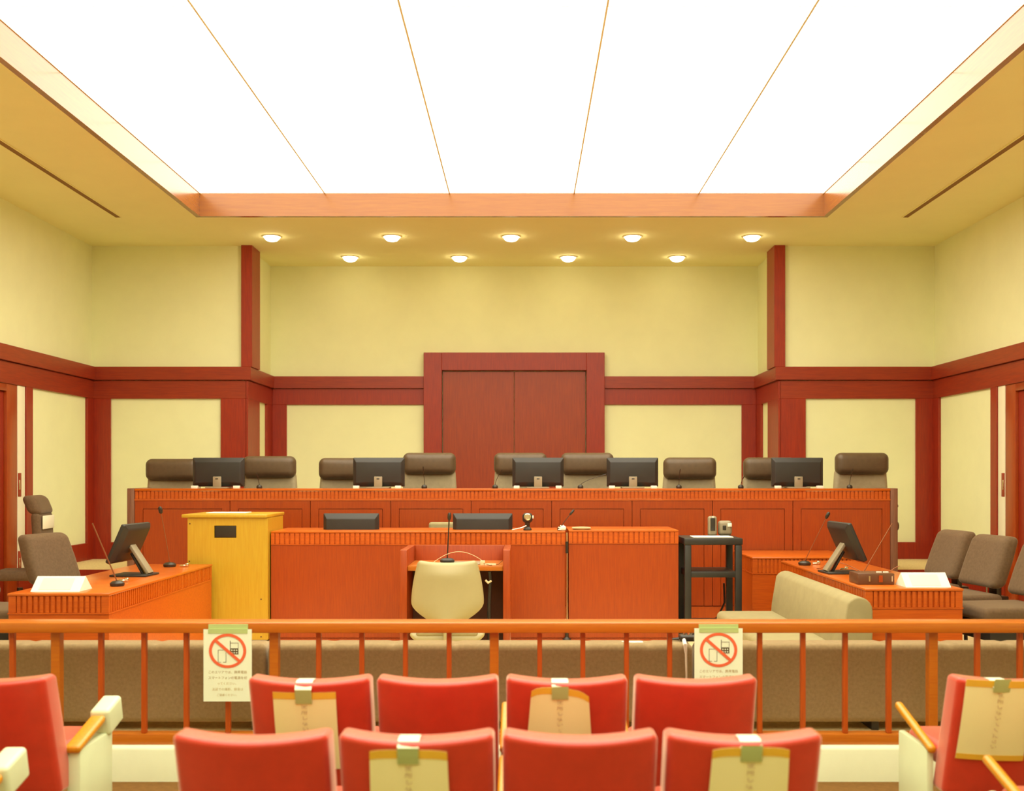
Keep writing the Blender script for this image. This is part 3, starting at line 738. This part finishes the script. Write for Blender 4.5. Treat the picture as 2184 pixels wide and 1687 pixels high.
# items on the left desk
def name_tent(label, x0, x1, yn, lean=.085, h=.085, m='white'):
    t = thing('name_plate', label, 'name plate', ((x0+x1)/2, yn+lean, zdk), group='blank white name plates on the side desks')
    bm = BM(); prism(bm, [(yn, zdk+.0005), (yn+lean, zdk+h), (yn+2*lean, zdk+.0005)], x0, x1, 'x'); obj('card', bm, m, t)
    a, b, c_ = x0+.045, x1-.06, .12
    bm = BM(); e = .0012
    pr = [(yn+lean*c_*1.0-e, zdk+h*c_+e*.9), (yn+lean*.86-e, zdk+h*.86+e*.9), (yn+lean*.86, zdk+h*.86), (yn+lean*c_, zdk+h*c_)]
    prism(bm, pr, a, b, 'x'); obj('blank_label', bm, 'card', t)
    return t
name_tent('blank white name plate on the left desk', X(68, 6.72), X(172, 6.72), 6.70, .10, .088)
name_tent('blank white name plate on the right desk', X(1930, 6.98), X(2026, 6.98), 6.96, .10, .088)
mic('long gooseneck microphone leaning left at the near end of the left desk', (X(250, 7.05), 7.05, zdk), (X(197, 6.95), 6.95, Z(1116, 6.95)), 'gooseneck microphones', 'copper', r=.0042, base_r=.046, head=False, bend=.0)
mic('gooseneck microphone at the left desk far end, beside the yellow cabinet', (X(362, 8.55), 8.55, zdk), (X(343, 8.45), 8.45, Z(1092, 8.45)), 'gooseneck microphones', 'copper', r=.0032, base_r=.05, hr=.016, bend=.1)
mic('gooseneck microphone leaning right at the far end of the right desk', (X(1716, 8.7), 8.7, zdk), (X(1763, 8.6), 8.6, Z(1103, 8.6)), 'gooseneck microphones', 'copper', r=.0032, base_r=.05, hr=.014, bend=.0)
mic('long gooseneck microphone leaning right behind the right desk monitor', (X(1842, 7.75), 7.75, zdk), (X(1903, 7.7), 7.7, Z(1116, 7.7)), 'gooseneck microphones', 'copper', r=.0038, base_r=.04, head=False, bend=.0)

def desk_monitor(label, loc, rz, grp='angled monitors on the side desks'):
    t = thing('monitor', label, 'monitor', loc, rz, grp)
    Mx = Matrix.Translation((0, .0, .235)) @ Matrix.Rotation(math.radians(24), 4, 'X')
    def f(p):
        if p.y < 0: return Vector((p.x*(1-.16*min(1, -p.y/.03)), p.y, p.z*(1-.2*min(1, -p.y/.03))))
        return p
    bm = BM(); rbox(bm, 0, 0, 0, .44, .055, .30, .012, (2, 2, 2), 2, f, Mx); h = obj('housing', bm, 'dark', t, w=False)
    bm = BM(); box(bm, -.205, .205, .0278, .0288, -.135, .135, Mx); obj('screen', bm, 'black', h, w=False)
    bm = BM(); bbox(bm, -.045, .045, -.03, -.008, -.01, .26, r=.004, mtx=Matrix.Translation((0, -.13, .015)) @ Matrix.Rotation(math.radians(-34), 4, 'X')); obj('stand_arm', bm, 'greyp', t, w=False)
    bm = BM(); bbox(bm, -.02, .02, -.008, .008, -.01, .17, r=.003, mtx=Matrix.Translation((0, -.10, .015)) @ Matrix.Rotation(math.radians(-30), 4, 'X')); obj('stand_strut', bm, 'black', t, w=False)
    bm = BM(); bbox(bm, -.12, .12, -.17, .10, 0, .014, r=.005); obj('stand_foot', bm, 'dark', t, w=False)
    return t
# screens face their sitters: left one faces -x, right one faces +x
desk_monitor('black monitor tilted back on the left desk, its rear to the room', (X(277, 7.8), 7.80, zdk), math.radians(86))
desk_monitor('black monitor tilted back on the right desk, behind the sofa', (X(1803, 8.0), 8.0, zdk), math.radians(-86))
# brown box with metal fittings, small parts on it
D = 7.15
t = thing('control_box', 'dark brown box with metal fittings on the right desk', 'box', (X(1862, D), D+.1, zdk))
xa, xb = X(1828, D), X(1906, D); h_ = .075
bm = BM(); bbox(bm, xa-.0, xb, D-.02, D+.18, zdk, zdk+h_, r=.006); obj('body', bm, 'brownbox', t)
bm = BM(); zc = zdk+.04
for px, m_ in ((1852, .010), (1900, .006)): box(bm, X(px, D)-m_/2, X(px, D)+m_/2, D-.026, D-.02, zc-.018, zc+.018)
obj('fitting', bm, 'metal', t)
bm = BM(); box(bm, X(1876, D)-.012, X(1876, D)+.012, D-.027, D-.02, zc-.022, zc+.022); tag(obj('emblem_plate', bm, 'wood', t), 'small reddish plate')
for dx, nm in ((0, 'left'), (.045, 'right')):
    bm = BM(); box(bm, X(1874, D)+dx, X(1874, D)+dx+.034, D+.04, D+.052, zdk+h_, zdk+h_+.008, None)
    o = recenter(obj('bright_clip', bm, 'white')); tag(o, 'small bright clip on the brown box, the %s one' % nm, 'clip', 'clips on the brown box')
for px, y_, lab in ((1741, 8.75, 'bright cable plug on the right desk beside the far microphone'), (1800, 8.2, 'bright cable plug lying behind the right desk monitor stand'), (392, 8.52, 'bright cable plug right of the far microphone on the left desk'), (262, 7.3, 'bright cable plug under the left desk monitor')):
    bm = BM(); x = X(px, y_); tube(bm, [(x-.03, y_, zdk+.010), (x, y_, zdk+.011), (x+.012, y_+.01, zdk+.012)], [.008, .010, .006], 8); rbox(bm, x+.022, y_+.01, zdk+.016, .028, .02, .028, .007, (1, 1, 1), 2)
    tag(recenter(obj('cable_plug', bm, 'metal')), lab, 'cable plug')
bm = BM(); pts = []
for i in range(30):
    u = i/29; pts.append((X(1742, 8.3)+u*.55, 8.3-.35*u+.10*math.sin(u*8), zdk+.006+.05*max(0, math.sin(u*PI*2.5-.6))))
tube(bm, pts, .0025, 6); tag(recenter(obj('desk_cable', bm, 'copper')), 'thin brown cable curling over the right desk', 'cable')

# ---------------------------------------------------------------- beige sofa
yn, yf = 6.66, 8.55
t = thing('sofa', 'beige armless two-seat sofa with its back to the right desk', 'sofa', (1.97, 7.6, ZW+.012))
bm = BM(); rbox(bm, 1.90, (yn+yf)/2, .34, .50, yf-yn, .31, .045, (3, 6, 2), 4); obj('seat', bm, 'sofa', t)
prof = [(2.07, ZW+.08), (2.275, ZW+.08), (2.285, .60)]+arc(2.20, .725, .085, 0, 150, 8)+[(2.09, .55)]
bm = BM(); prism(bm, prof, yn, yf, 'y')
bmesh.ops.recalc_face_normals(bm, faces=bm.faces)
bmesh.ops.bevel(bm, geom=[e for e in bm.edges if abs(e.verts[0].co.y-e.verts[1].co.y) < 1e-6], offset=.012, segments=3, profile=.5, affect='EDGES')
obj('backrest', bm, 'sofa', t)
for sx in (1.72, 2.2):
    for sy in (yn+.08, yf-.08):
        bm = BM(); bbox(bm, sx-.02, sx+.02, sy-.02, sy+.02, ZW+.012, ZW+.09); obj('leg', bm, 'black', t)

# ---------------------------------------------------------------- chairs at the side desks
def side_chair(label, loc, rz, s=1):
    t = thing('upholstered_chair', label, 'chair', loc, rz, 'upholstered chairs behind the side desks')
    def f(p): return Vector((p.x*(1-.10*max(0, p.z/.23)), p.y+.035*(1-(p.x/.24)**2)*-0+.16*(p.z/.46)+.02*(p.x/.24)**2*-1, p.z))
    bm = BM(); rbox(bm, 0, .24, .745, .49, .12, .37, .048, (6, 2, 6), 4, f); obj('backrest', bm, 'chair_fab', t, w=False)
    bm = BM(); rbox(bm, 0, -.06, .475, .48, .52, .09, .035, (4, 4, 1), 3); obj('seat', bm, 'chair_fab', t, w=False)
    bm = BM(); rbox(bm, 0, .21, .46, .10, .30, .05, .01, (1, 1, 1), 2); bbox(bm, -.05, .05, .26, .30, .44, .66); obj('back_bracket', bm, 'black', t, w=False)
    bm = BM(); bbox(bm, -.22, .22, -.28, .18, .30, .43, r=.02); obj('seat_box', bm, 'dark', t, w=False)
    for sx in (-1, 1):
        bm = BM(); tube(bm, [(sx*.20, -.25, .0), (sx*.20, -.25, .30)], .014, 8); obj('leg', bm, 'black', t, w=False)
        bm = BM(); tube(bm, [(sx*.20, .17, .0), (sx*.20, .16, .30)], .014, 8); obj('leg', bm, 'black', t, w=False)
    return t
# sitter faces local -y ; rz=-90deg turns -y to -x
r90 = math.radians
SC = side_chair('upholstered grey-brown chair behind the right desk, farthest of its row', (3.32, 8.62, ZW+.012), r90(-84))
for c in SC.children: pass
dup(SC, (3.32, 7.90, ZW+.012), r90(-82), 'upholstered grey-brown chair behind the right desk, middle of its row')
dup(SC, (3.36, 7.16, ZW+.012), r90(-82), 'upholstered grey-brown chair at the right picture edge, nearest of its row')
dup(SC, (-3.26, 8.12, ZW+.012), r90(74), 'upholstered grey-brown chair behind the left desk, before the tall slim chair')
dup(SC, (-3.33, 7.05, ZW+.012), r90(80), 'upholstered grey-brown chair cut by the left picture edge')

# ---------------------------------------------------------------- padded benches behind the rail
def long_bench(label, x0, x1):
    t = thing('padded_bench', label, 'bench', ((x0+x1)/2, 6.05, ZW+.012), group='padded benches behind the rail')
    W = x1-x0; zt3 = Z(1374, 5.76)
    n = max(8, int(W/.10))
    def f(p):
        u = (p.x+W/2)
        pk = -.006*(abs(math.sin(u*PI/.34))**.3 < .55) if p.z > .1 else 0
        return Vector((p.x, p.y, p.z+pk))
    bm = BM(); rbox(bm, (x0+x1)/2, 5.85, (zt3+.24)/2, W, .17, zt3-.24, .035, (n*3, 2, 4), 4, f); obj('backrest', bm, 'grey_fab', t)
    bm = BM(); rbox(bm, (x0+x1)/2, 6.12, .42, W, .36, .12, .04, (n, 2, 1), 3); obj('seat', bm, 'grey_fab', t)
    m_ = int(W//1.2)+1
    for i in range(m_+1):
        xx = x0+.06+(W-.12)*i/m_
        bm = BM(); bbox(bm, xx-.02, xx+.02, 5.80, 6.24, ZW+.012, .30); obj('leg', bm, 'black', t)
    return t
long_bench('long grey padded bench behind the rail, left stretch up to the left taped notice', -3.9, X(570, 5.8)-.004)
long_bench('long grey padded bench behind the rail, middle stretch behind the red seats', X(570, 5.8)+.004, X(1477, 5.8))
long_bench('long grey padded bench behind the rail, right stretch from the right taped notice', X(1482, 5.8), 3.9)
# stuff seen over the bench near the right notice
bm = BM(); x = X(1466, 5.7)
tube(bm, [(x, 5.82, Z(1371, 5.8)+.012), (x-.003, 5.755, Z(1380, 5.75)+.01), (x, 5.75, Z(1395, 5.75)), (x+.003, 5.75, Z(1440, 5.75)), (x, 5.75, .30)], [.010, .012, .006, .005, .005], 6)
tag(recenter(obj('white_strap', bm, 'white')), 'thin white strap hanging over the bench left of the right notice', 'strap')
t = thing('cable_reel', 'small tangle of black and chrome hardware on the bench left of the right notice', 'hardware', (X(1468, 5.87), 5.87, Z(1371, 5.8)))
bm = BM(); rbox(bm, 0, 0, .018, .10, .08, .035, .014, (2, 1, 1), 2); tube(bm, [(-.05, 0, .012), (-.10, .01, .006)], [.01, .004], 6); obj('base', bm, 'black', t, w=False)
bm = BM(); tube(bm, [(0, -.01, .03), (0, -.01, .085)], [.009, .009], 8); tube(bm, [(-.02, 0, .03), (-.025, 0, .07), (-.01, 0, .09)], .006, 6); obj('clamp', bm, 'metal', t, w=False)
bm = BM(); tube(bm, [(.025, 0, .03), (.04, 0, .06), (.02, 0, .09), (-.005, .0, .092)], .008, 6); obj('hook', bm, 'black', t, w=False)
bm = BM(); bbox(bm, X(1341, 5.85), X(1371, 5.85), 5.82, 5.86, Z(1373, 5.85), Z(1373, 5.85)+.014, r=.003)
tag(recenter(obj('power_strip', bm, 'white')), 'white power strip lying on the bench top', 'power strip')
bm = BM(); tube(bm, [(X(1300, 5.86), 5.85, Z(1373, 5.85)+.004), (X(1325, 5.86), 5.85, Z(1373, 5.85)+.008)], [.003, .004], 6); bbox(bm, X(1325, 5.86), X(1331, 5.86), 5.843, 5.857, Z(1373, 5.85)+.002, Z(1373, 5.85)+.014, r=.003)
tag(recenter(obj('white_cable', bm, 'white')), 'white cable end lying on the bench top left of the power strip', 'cable')

# ---------------------------------------------------------------- the rail
D = 5.5; zr = Z(1328.5, D)
t = thing('wooden_rail', 'long orange wooden rail with balusters between the public seats and the court', 'railing', (0, 5.57, ZW))
bm = BM(); bbox(bm, -4.99, 4.99, D, D+.15, zr-.052, zr, r=.005, seg=2); obj('handrail', bm, 'wood_rail', t)
bm = BM(); bbox(bm, -4.99, 4.99, D+.035, D+.115, ZW, ZW+.055, r=.004); obj('bottom_rail', bm, 'wood_rail', t)
base_px = [27, 120, 216, 308, 398, 487, 585, 680, 772, 865, 958, 1054, 1151, 1243, 1336, 1428, 1521, 1620, 1712, 1802, 1895, 1989, 2084, 2175]
xsb = [X(p, 5.56) for p in base_px]
st = .2243
xsb = [xsb[0]-st*i for i in range(6, 0, -1)]+xsb+[xsb[-1]+st*i for i in range(1, 9)]
for i, x in enumerate(xsb):
    if abs(x) > 4.95: continue
    wide = (i-6-1) % 5 == 0
    hw = .023 if wide else .0125
    bm = BM(); bbox(bm, x-hw, x+hw, D+.045, D+(.10 if wide else .075), ZW+.0555, zr-.0525, r=.003, seg=1)
    obj('post' if wide else 'baluster', bm, 'wood_rail' if wide else 'wood_baluster', t)

# ---------------------------------------------------------------- notices taped to the rail
def text_mesh(body, size, font_align='CENTER', vertical=False):
    cu = bpy.data.curves.new('t', 'FONT'); cu.body = body; cu.size = size; cu.align_x = font_align; cu.align_y = 'CENTER'
    if vertical: cu.space_line = 1.0
    cu.resolution_u = 2
    o = bpy.data.objects.new('t', cu); C.objects.link(o)
    dg = bpy.context.evaluated_depsgraph_get(); me = bpy.data.meshes.new_from_object(o.evaluated_get(dg))
    bpy.data.objects.remove(o)
    b = bmesh.new(); b.from_mesh(me); bpy.data.meshes.remove(me)
    return b
def on_sheet(bm, x, z, y):    # lay XY text into the XZ plane facing -y
    bmesh.ops.transform(bm, matrix=Matrix.Translation((x, y, z)) @ Matrix.Rotation(PI/2, 4, 'X'), verts=bm.verts); return bm
def notice(label, px0, px1, py0, py1, skew=0):
    D = 5.488; x0, x1, z0, z1_ = X(px0, D), X(px1, D), Z(py1, D), Z(py0, D); xc = (x0+x1)/2; W = x1-x0
    t = thing('notice_sheet', label, 'notice', (xc, D, z0), group='no-phone notices taped to the rail')
    bm = BM()
    box(bm, x0, x1, D, D+.0015, z0, z1_); bmesh.ops.subdivide_edges(bm, edges=bm.edges[:], cuts=6, use_grid_fill=True)
    obj('sheet', bm, 'paper', t)
    cz = Z(py0+46, D); R = .095; r = R*.84; yy = D-.001
    bm = BM(); seg = 64
    A = [[bm.verts.new((xc+q*math.cos(2*PI*i/seg), y_, cz+q*math.sin(2*PI*i/seg)*.92)) for i in range(seg)] for q, y_ in ((R, yy-.001), (r, yy-.001), (r, yy), (R, yy))]
    for a in range(4):
        for i in range(seg): bm.faces.new([A[a][i], A[a][(i+1) % seg], A[(a+1) % 4][(i+1) % seg], A[(a+1) % 4][i]])
    box(bm, -R*.92, R*.92, -.0018, -.0004, -.0075, .0075, Matrix.Translation((xc, yy, cz)) @ Matrix.Rotation(math.radians(41), 4, 'Y'))
    obj('ban_symbol', bm, 'signred', t)
    bm = BM(); e = .0018
    def line(xa, za, xb, zb, w_=e):
        box(bm, min(xa, xb)-w_/2, max(xa, xb)+w_/2, yy-.0003, yy+.0007, min(za, zb)-w_/2, max(za, zb)+w_/2)
    # tablet outline, open at the bottom
    ax, az = xc-.048, cz-.058; line(ax, az, ax, az+.062); line(ax+.04, az, ax+.04, az+.05); line(ax, az+.062, ax+.027, az+.062); line(ax, az, ax+.014, az); line(ax+.026, az, ax+.04, az)
    # phone with aerial and keys
    bx_, bz = xc+.014, cz-.018; line(bx_, bz, bx_, bz+.068, .003); line(bx_+.04, bz, bx_+.04, bz+.058); line(bx_, bz+.058, bx_+.04, bz+.058); line(bx_, bz+.03, bx_+.04, bz+.03)
    box(bm, bx_, bx_+.04, yy-.0001, yy+.0007, bz, bz+.03)
    obj('phone_drawing', bm, 'ink', t)
    bm = BM()
    for i in range(3):
        for j in range(2): lathe(bm, [(.0036, 0), (.0036, .0006)], 0, 0, 10, Matrix.Translation((bx_+.008+i*.012, yy-.0001, bz+.008+j*.013)) @ Matrix.Rotation(PI/2, 4, 'X'))
    obj('phone_key', bm, 'paper', t)
    z_ = cz-R*.92-.022
    for body, sz, m_ in (('このエリアでは、携帯電話', .0165, 'ink2'), ('スマートフォンの電源を切', .0165, 'ink2'), ('ってください。', .0155, 'ink3'), ('法廷での撮影、録音は', .016, 'ink3'), ('ご遠慮ください。', .014, 'ink3')):
        b = on_sheet(text_mesh(body, sz), xc, z_, yy); obj('printed_text', b, m_, t, smooth=0); z_ -= .029
    tx0, tx1 = X(px0+10, D), X(px1-9, D)
    bm = BM(); box(bm, tx0, tx1, D-.002, D-.0007, z1_-.022, z1_); box(bm, tx0, tx1, D+.004, D+.0115, z1_, zr-.006); box(bm, tx0, tx1, D-.002, D+.0115, z1_-.0005, z1_+.0015)
    obj('tape', bm, 'tape', t)
    return t
M['ink3'] = mat('ink_pale', (.62, .50, .25), rough=.8, var=.03)
notice('taped no-phone notice on the left part of the rail, fully visible', 434, 537, 1342, 1496)
notice('taped no-phone notice on the right part of the rail, its foot behind a red seat', 1481, 1584, 1340, 1494)

# ---------------------------------------------------------------- red public seats
# origin: floor point under the rear face of the backrest; sitter faces +y
def back_def(p):
    u = (p.z+.26)/.52                                    # 0 bottom .. 1 top
    cv = 1-(p.x/.245)**2
    return Vector((p.x*(1.0+.0*u), p.y-.055*cv-.17*(u-1), p.z-.014*cv*max(0, (u-.6)/.4)))
def seat_parts(t, arms, block=False):
    bm = BM(); rbox(bm, 0, .065, .49, .49, .13, .52, .024, (10, 2, 8), 4, back_def); obj('backrest', bm, 'red', t, w=False)
    bm = BM(); rbox(bm, 0, .42, .37, .47, .40, .10, .04, (5, 4, 1), 4); obj('seat_cushion', bm, 'red', t, w=False)
    for s in arms:
        x = s*.265
        bm = BM(); bbox(bm, x-.015, x+.015, .25, .60, .004, .40, r=.008); bbox(bm, x-.018, x+.018, .22, .66, .0, .02, r=.004)
        st_ = obj('standard', bm, 'cream_metal', t, w=False)
        Mx = Matrix.Translation((x, .24, .405)) @ Matrix.Rotation(math.atan2(.105, .42), 4, 'X')
        wd = .034
        if block and s > 0:
            bm = BM(); rbox(bm, 0, .13, .0, .068, .30, .035, .015, (1, 4, 1), 3, None, Mx); obj('arm_pad', bm, 'pad', t, w=False)
            bm = BM(); rbox(bm, 0, .37, -.03, .088, .17, .125, .018, (1, 2, 2), 3, None, Mx); obj('arm_box', bm, 'cream_metal', t, w=False)
            bm = BM(); bbox(bm, x-.030, x+.030, .24, .60, .02, .40, r=.01); obj('side_panel', bm, 'cream_metal', t, w=False)
        else:
            bm = BM(); rbox(bm, 0, .20, .0, .036, .44, .035, .015, (1, 6, 1), 3, None, Mx); obj('arm_pad', bm, 'pad', t, w=False)
def red_seat(label, loc, arms, group='red public seats', block=False):
    t = thing('red_seat', label, 'seat', loc, 0, group); seat_parts(t, arms, block); return t
Y1, Y2 = 4.33, 3.38
xs1 = [X((a+b)/2, 4.36) for a, b in ((535, 785), (806, 1060), (1082, 1336), (1357, 1613))]
xs2 = [X((a+b)/2, 3.42) for a, b in ((378, 697), (730, 1048), (1078, 1395), (1423, 1748))]
lab1 = ['red seat with a taped yellow-topped paper, leftmost of the front middle row', 'bare red seat, second from the left in the front middle row', 'red seat with a curled taped paper, third from the left in the front middle row', 'bare red seat, rightmost of the front middle row, below the right notice']
lab2 = ['bare red seat, leftmost of the nearer middle row', 'red seat with a taped paper, second from the left in the nearer middle row', 'bare red seat, third from the left in the nearer middle row', 'red seat with a taped paper, rightmost of the nearer middle row']
A = red_seat(lab1[0], (xs1[0], Y1, 0), (-1, 1))
B = red_seat(lab1[1], (xs1[1], Y1, 0), (1,))
for i in (2, 3): dup(B, (xs1[i], Y1, 0), 0, lab1[i])
dup(A, (xs2[0], Y2, 0), 0, lab2[0])
for i in (1, 2, 3): dup(B, (xs2[i], Y2, 0), 0, lab2[i])
Lb = red_seat('bare red seat at the left picture edge with a cream-boxed armrest, front row', (-1.79-.255, Y1, 0), (1,), block=True)
dup(Lb, (-1.79-.255, Y2, 0), 0, 'red seat cut off at the lower left corner, only its cream and wood armrest showing')
Rb = red_seat('red seat with a large taped paper at the right picture edge, front row', (1.865+.255, Y1, 0), (-1,))
dup(Rb, (1.865+.255, Y2, 0), 0, 'red seat cut off at the lower right corner, only its wooden armrest tip showing')

# papers taped on the seat backs
def seat_paper(label, x, Yr, dx, ztop, wd=.257, ht=.364, curl=0.0, bottom_band=False, slant=0.0, tdx=0.0):
    y0 = Yr-.075
    t = thing('seat_paper', label, 'paper', (x+dx, y0, ztop-ht), group='papers taped on the red seats')
    N = 12
    def P(u, v, off=0):       # u across 0..1, v down 0..1
        xx = x+dx+(u-.5)*wd*(1+ (.12*curl*(1-v) * -1 if curl else 0)+ (.10*curl*v))
        zz = ztop-v*ht-slant*(u-.5)-abs(curl)*.025*((u-.5)*2)**4*(1-v)
        yy = y0+.30*v*ht*.85-.014-.012*math.sin(PI*v)-.02*((u-.5)*2)**2*(1 if curl else .3)*(-1)+off
        cv = 1-((xx-x)/.245)**2
        return Vector((xx, Yr+.005-.055*cv+.17*((.75-zz)/.52)-.012-.018*abs(curl)*((u-.5)*2)**2*(1-v)+off-.006*math.sin(PI*v), zz))
    def sheet(u0, u1, v0, v1, off, th_=.0012, nu=10, nv=10):
        bm = BM(); g0 = [[bm.verts.new(P(u0+(u1-u0)*i/nu, v0+(v1-v0)*j/nv, off)) for i in range(nu+1)] for j in range(nv+1)]
        g1 = [[bm.verts.new(P(u0+(u1-u0)*i/nu, v0+(v1-v0)*j/nv, off+th_)) for i in range(nu+1)] for j in range(nv+1)]
        for j in range(nv):
            for i in range(nu):
                bm.faces.new([g0[j][i], g0[j][i+1], g0[j+1][i+1], g0[j+1][i]]); bm.faces.new([g1[j][i], g1[j+1][i], g1[j+1][i+1], g1[j][i+1]])
        for j in range(nv):
            bm.faces.new([g0[j][0], g0[j+1][0], g1[j+1][0], g1[j][0]]); bm.faces.new([g0[j][nu], g1[j][nu], g1[j+1][nu], g0[j+1][nu]])
        for i in range(nu):
            bm.faces.new([g0[0][i], g1[0][i], g1[0][i+1], g0[0][i+1]]); bm.faces.new([g0[nv][i], g0[nv][i+1], g1[nv][i+1], g1[nv][i]])
        return bm
    obj('sheet', sheet(0, 1, 0, 1, 0), 'seatpaper', t, smooth=60)
    obj('yellow_band', sheet(0, 1, 0, .085, -.0012, .001), 'yellow', t, smooth=60)
    if bottom_band: obj('yellow_band', sheet(0, 1, .93, 1, -.0012, .001), 'yellow', t, smooth=60)
    chars = '使用しないでください'
    for i, ch in enumerate(chars):
        v = .17+i*.072; p = P(.5+tdx*.2, v, -.0022)
        b = text_mesh(ch, .026); bmesh.ops.transform(b, matrix=Matrix.Translation(p) @ Matrix.Rotation(PI/2-.25, 4, 'X'), verts=b.verts)
        if i == 0: big = b
        else: merge(big, b)
    obj('printed_text', big, 'ink2', t, smooth=0)
    # tape: over the top of the seat, then down onto the sheet
    tx = x+dx+tdx*wd; hw = .033
    cv = 1-((tx-x)/.245)**2; yb_ = Yr+.005-.055*cv; zt_ = .75-.014*cv
    def strip(pts, m_, nm, th_=.001):
        bm = BM(); L_ = [[bm.verts.new((tx+s*hw, y, z)) for y, z in pts] for s in (-1, 1)]
        L2 = [[bm.verts.new((tx+s*hw, y-.0006, z+th_)) for y, z in pts] for s in (-1, 1)]
        n_ = len(pts)
        for i in range(n_-1):
            bm.faces.new([L_[0][i], L_[1][i], L_[1][i+1], L_[0][i+1]]); bm.faces.new([L2[0][i], L2[0][i+1], L2[1][i+1], L2[1][i]])
            for s in (0, 1): bm.faces.new([L_[s][i], L_[s][i+1], L2[s][i+1], L2[s][i]])
        bm.faces.new([L_[0][0], L_[1][0], L2[1][0], L2[0][0]]); bm.faces.new([L_[0][-1], L_[1][-1], L2[1][-1], L2[0][-1]])
        obj(nm, bm, m_, t, smooth=60)
    strip([(yb_+.105, zt_-.012), (yb_+.09, zt_+.003), (yb_+.05, zt_+.0045), (yb_+.025, zt_+.003), (yb_+.006, zt_-.008), (yb_-.004, zt_-.026)], 'tapew', 'tape_top')
    e_ = P(.5+tdx, .14, -.003)
    p0 = P(.5+tdx, -.02, -.003)
    strip([(yb_-.004, zt_-.026), (p0.y-.002, p0.z), (e_.y-.001, e_.z)], 'tape', 'tape_tail')
    return t
seat_paper('paper with a yellow top edge taped to the leftmost front middle seat', xs1[0], Y1, X(655, 4.3)-X(660, 4.3), Z(1478, 4.28)+.0, .252, .335, tdx=0)
seat_paper('curled paper with a yellow top edge taped to the third front middle seat', xs1[2], Y1, X(1193, 4.3)-X(1209, 4.3), Z(1468, 4.28), .255, .335, curl=.9, slant=.02, tdx=.0)
seat_paper('paper with a yellow top edge taped to the second seat of the nearer row', xs2[1], Y2, X(876, 3.35)-X(889, 3.35), Z(1600, 3.33), .25, .335, curl=.3, tdx=0)
seat_paper('paper with a yellow top edge taped to the rightmost seat of the nearer row', xs2[3], Y2, X(1590, 3.35)-X(1585, 3.35), Z(1594, 3.33), .25, .335, curl=.4)
seat_paper('large paper with yellow top and bottom edges on the right picture edge seat', 1.865+.255, Y1, X(2133, 4.3)-(1.865+.255)+.0, Z(1452, 4.28), .257, .345, bottom_band=True)
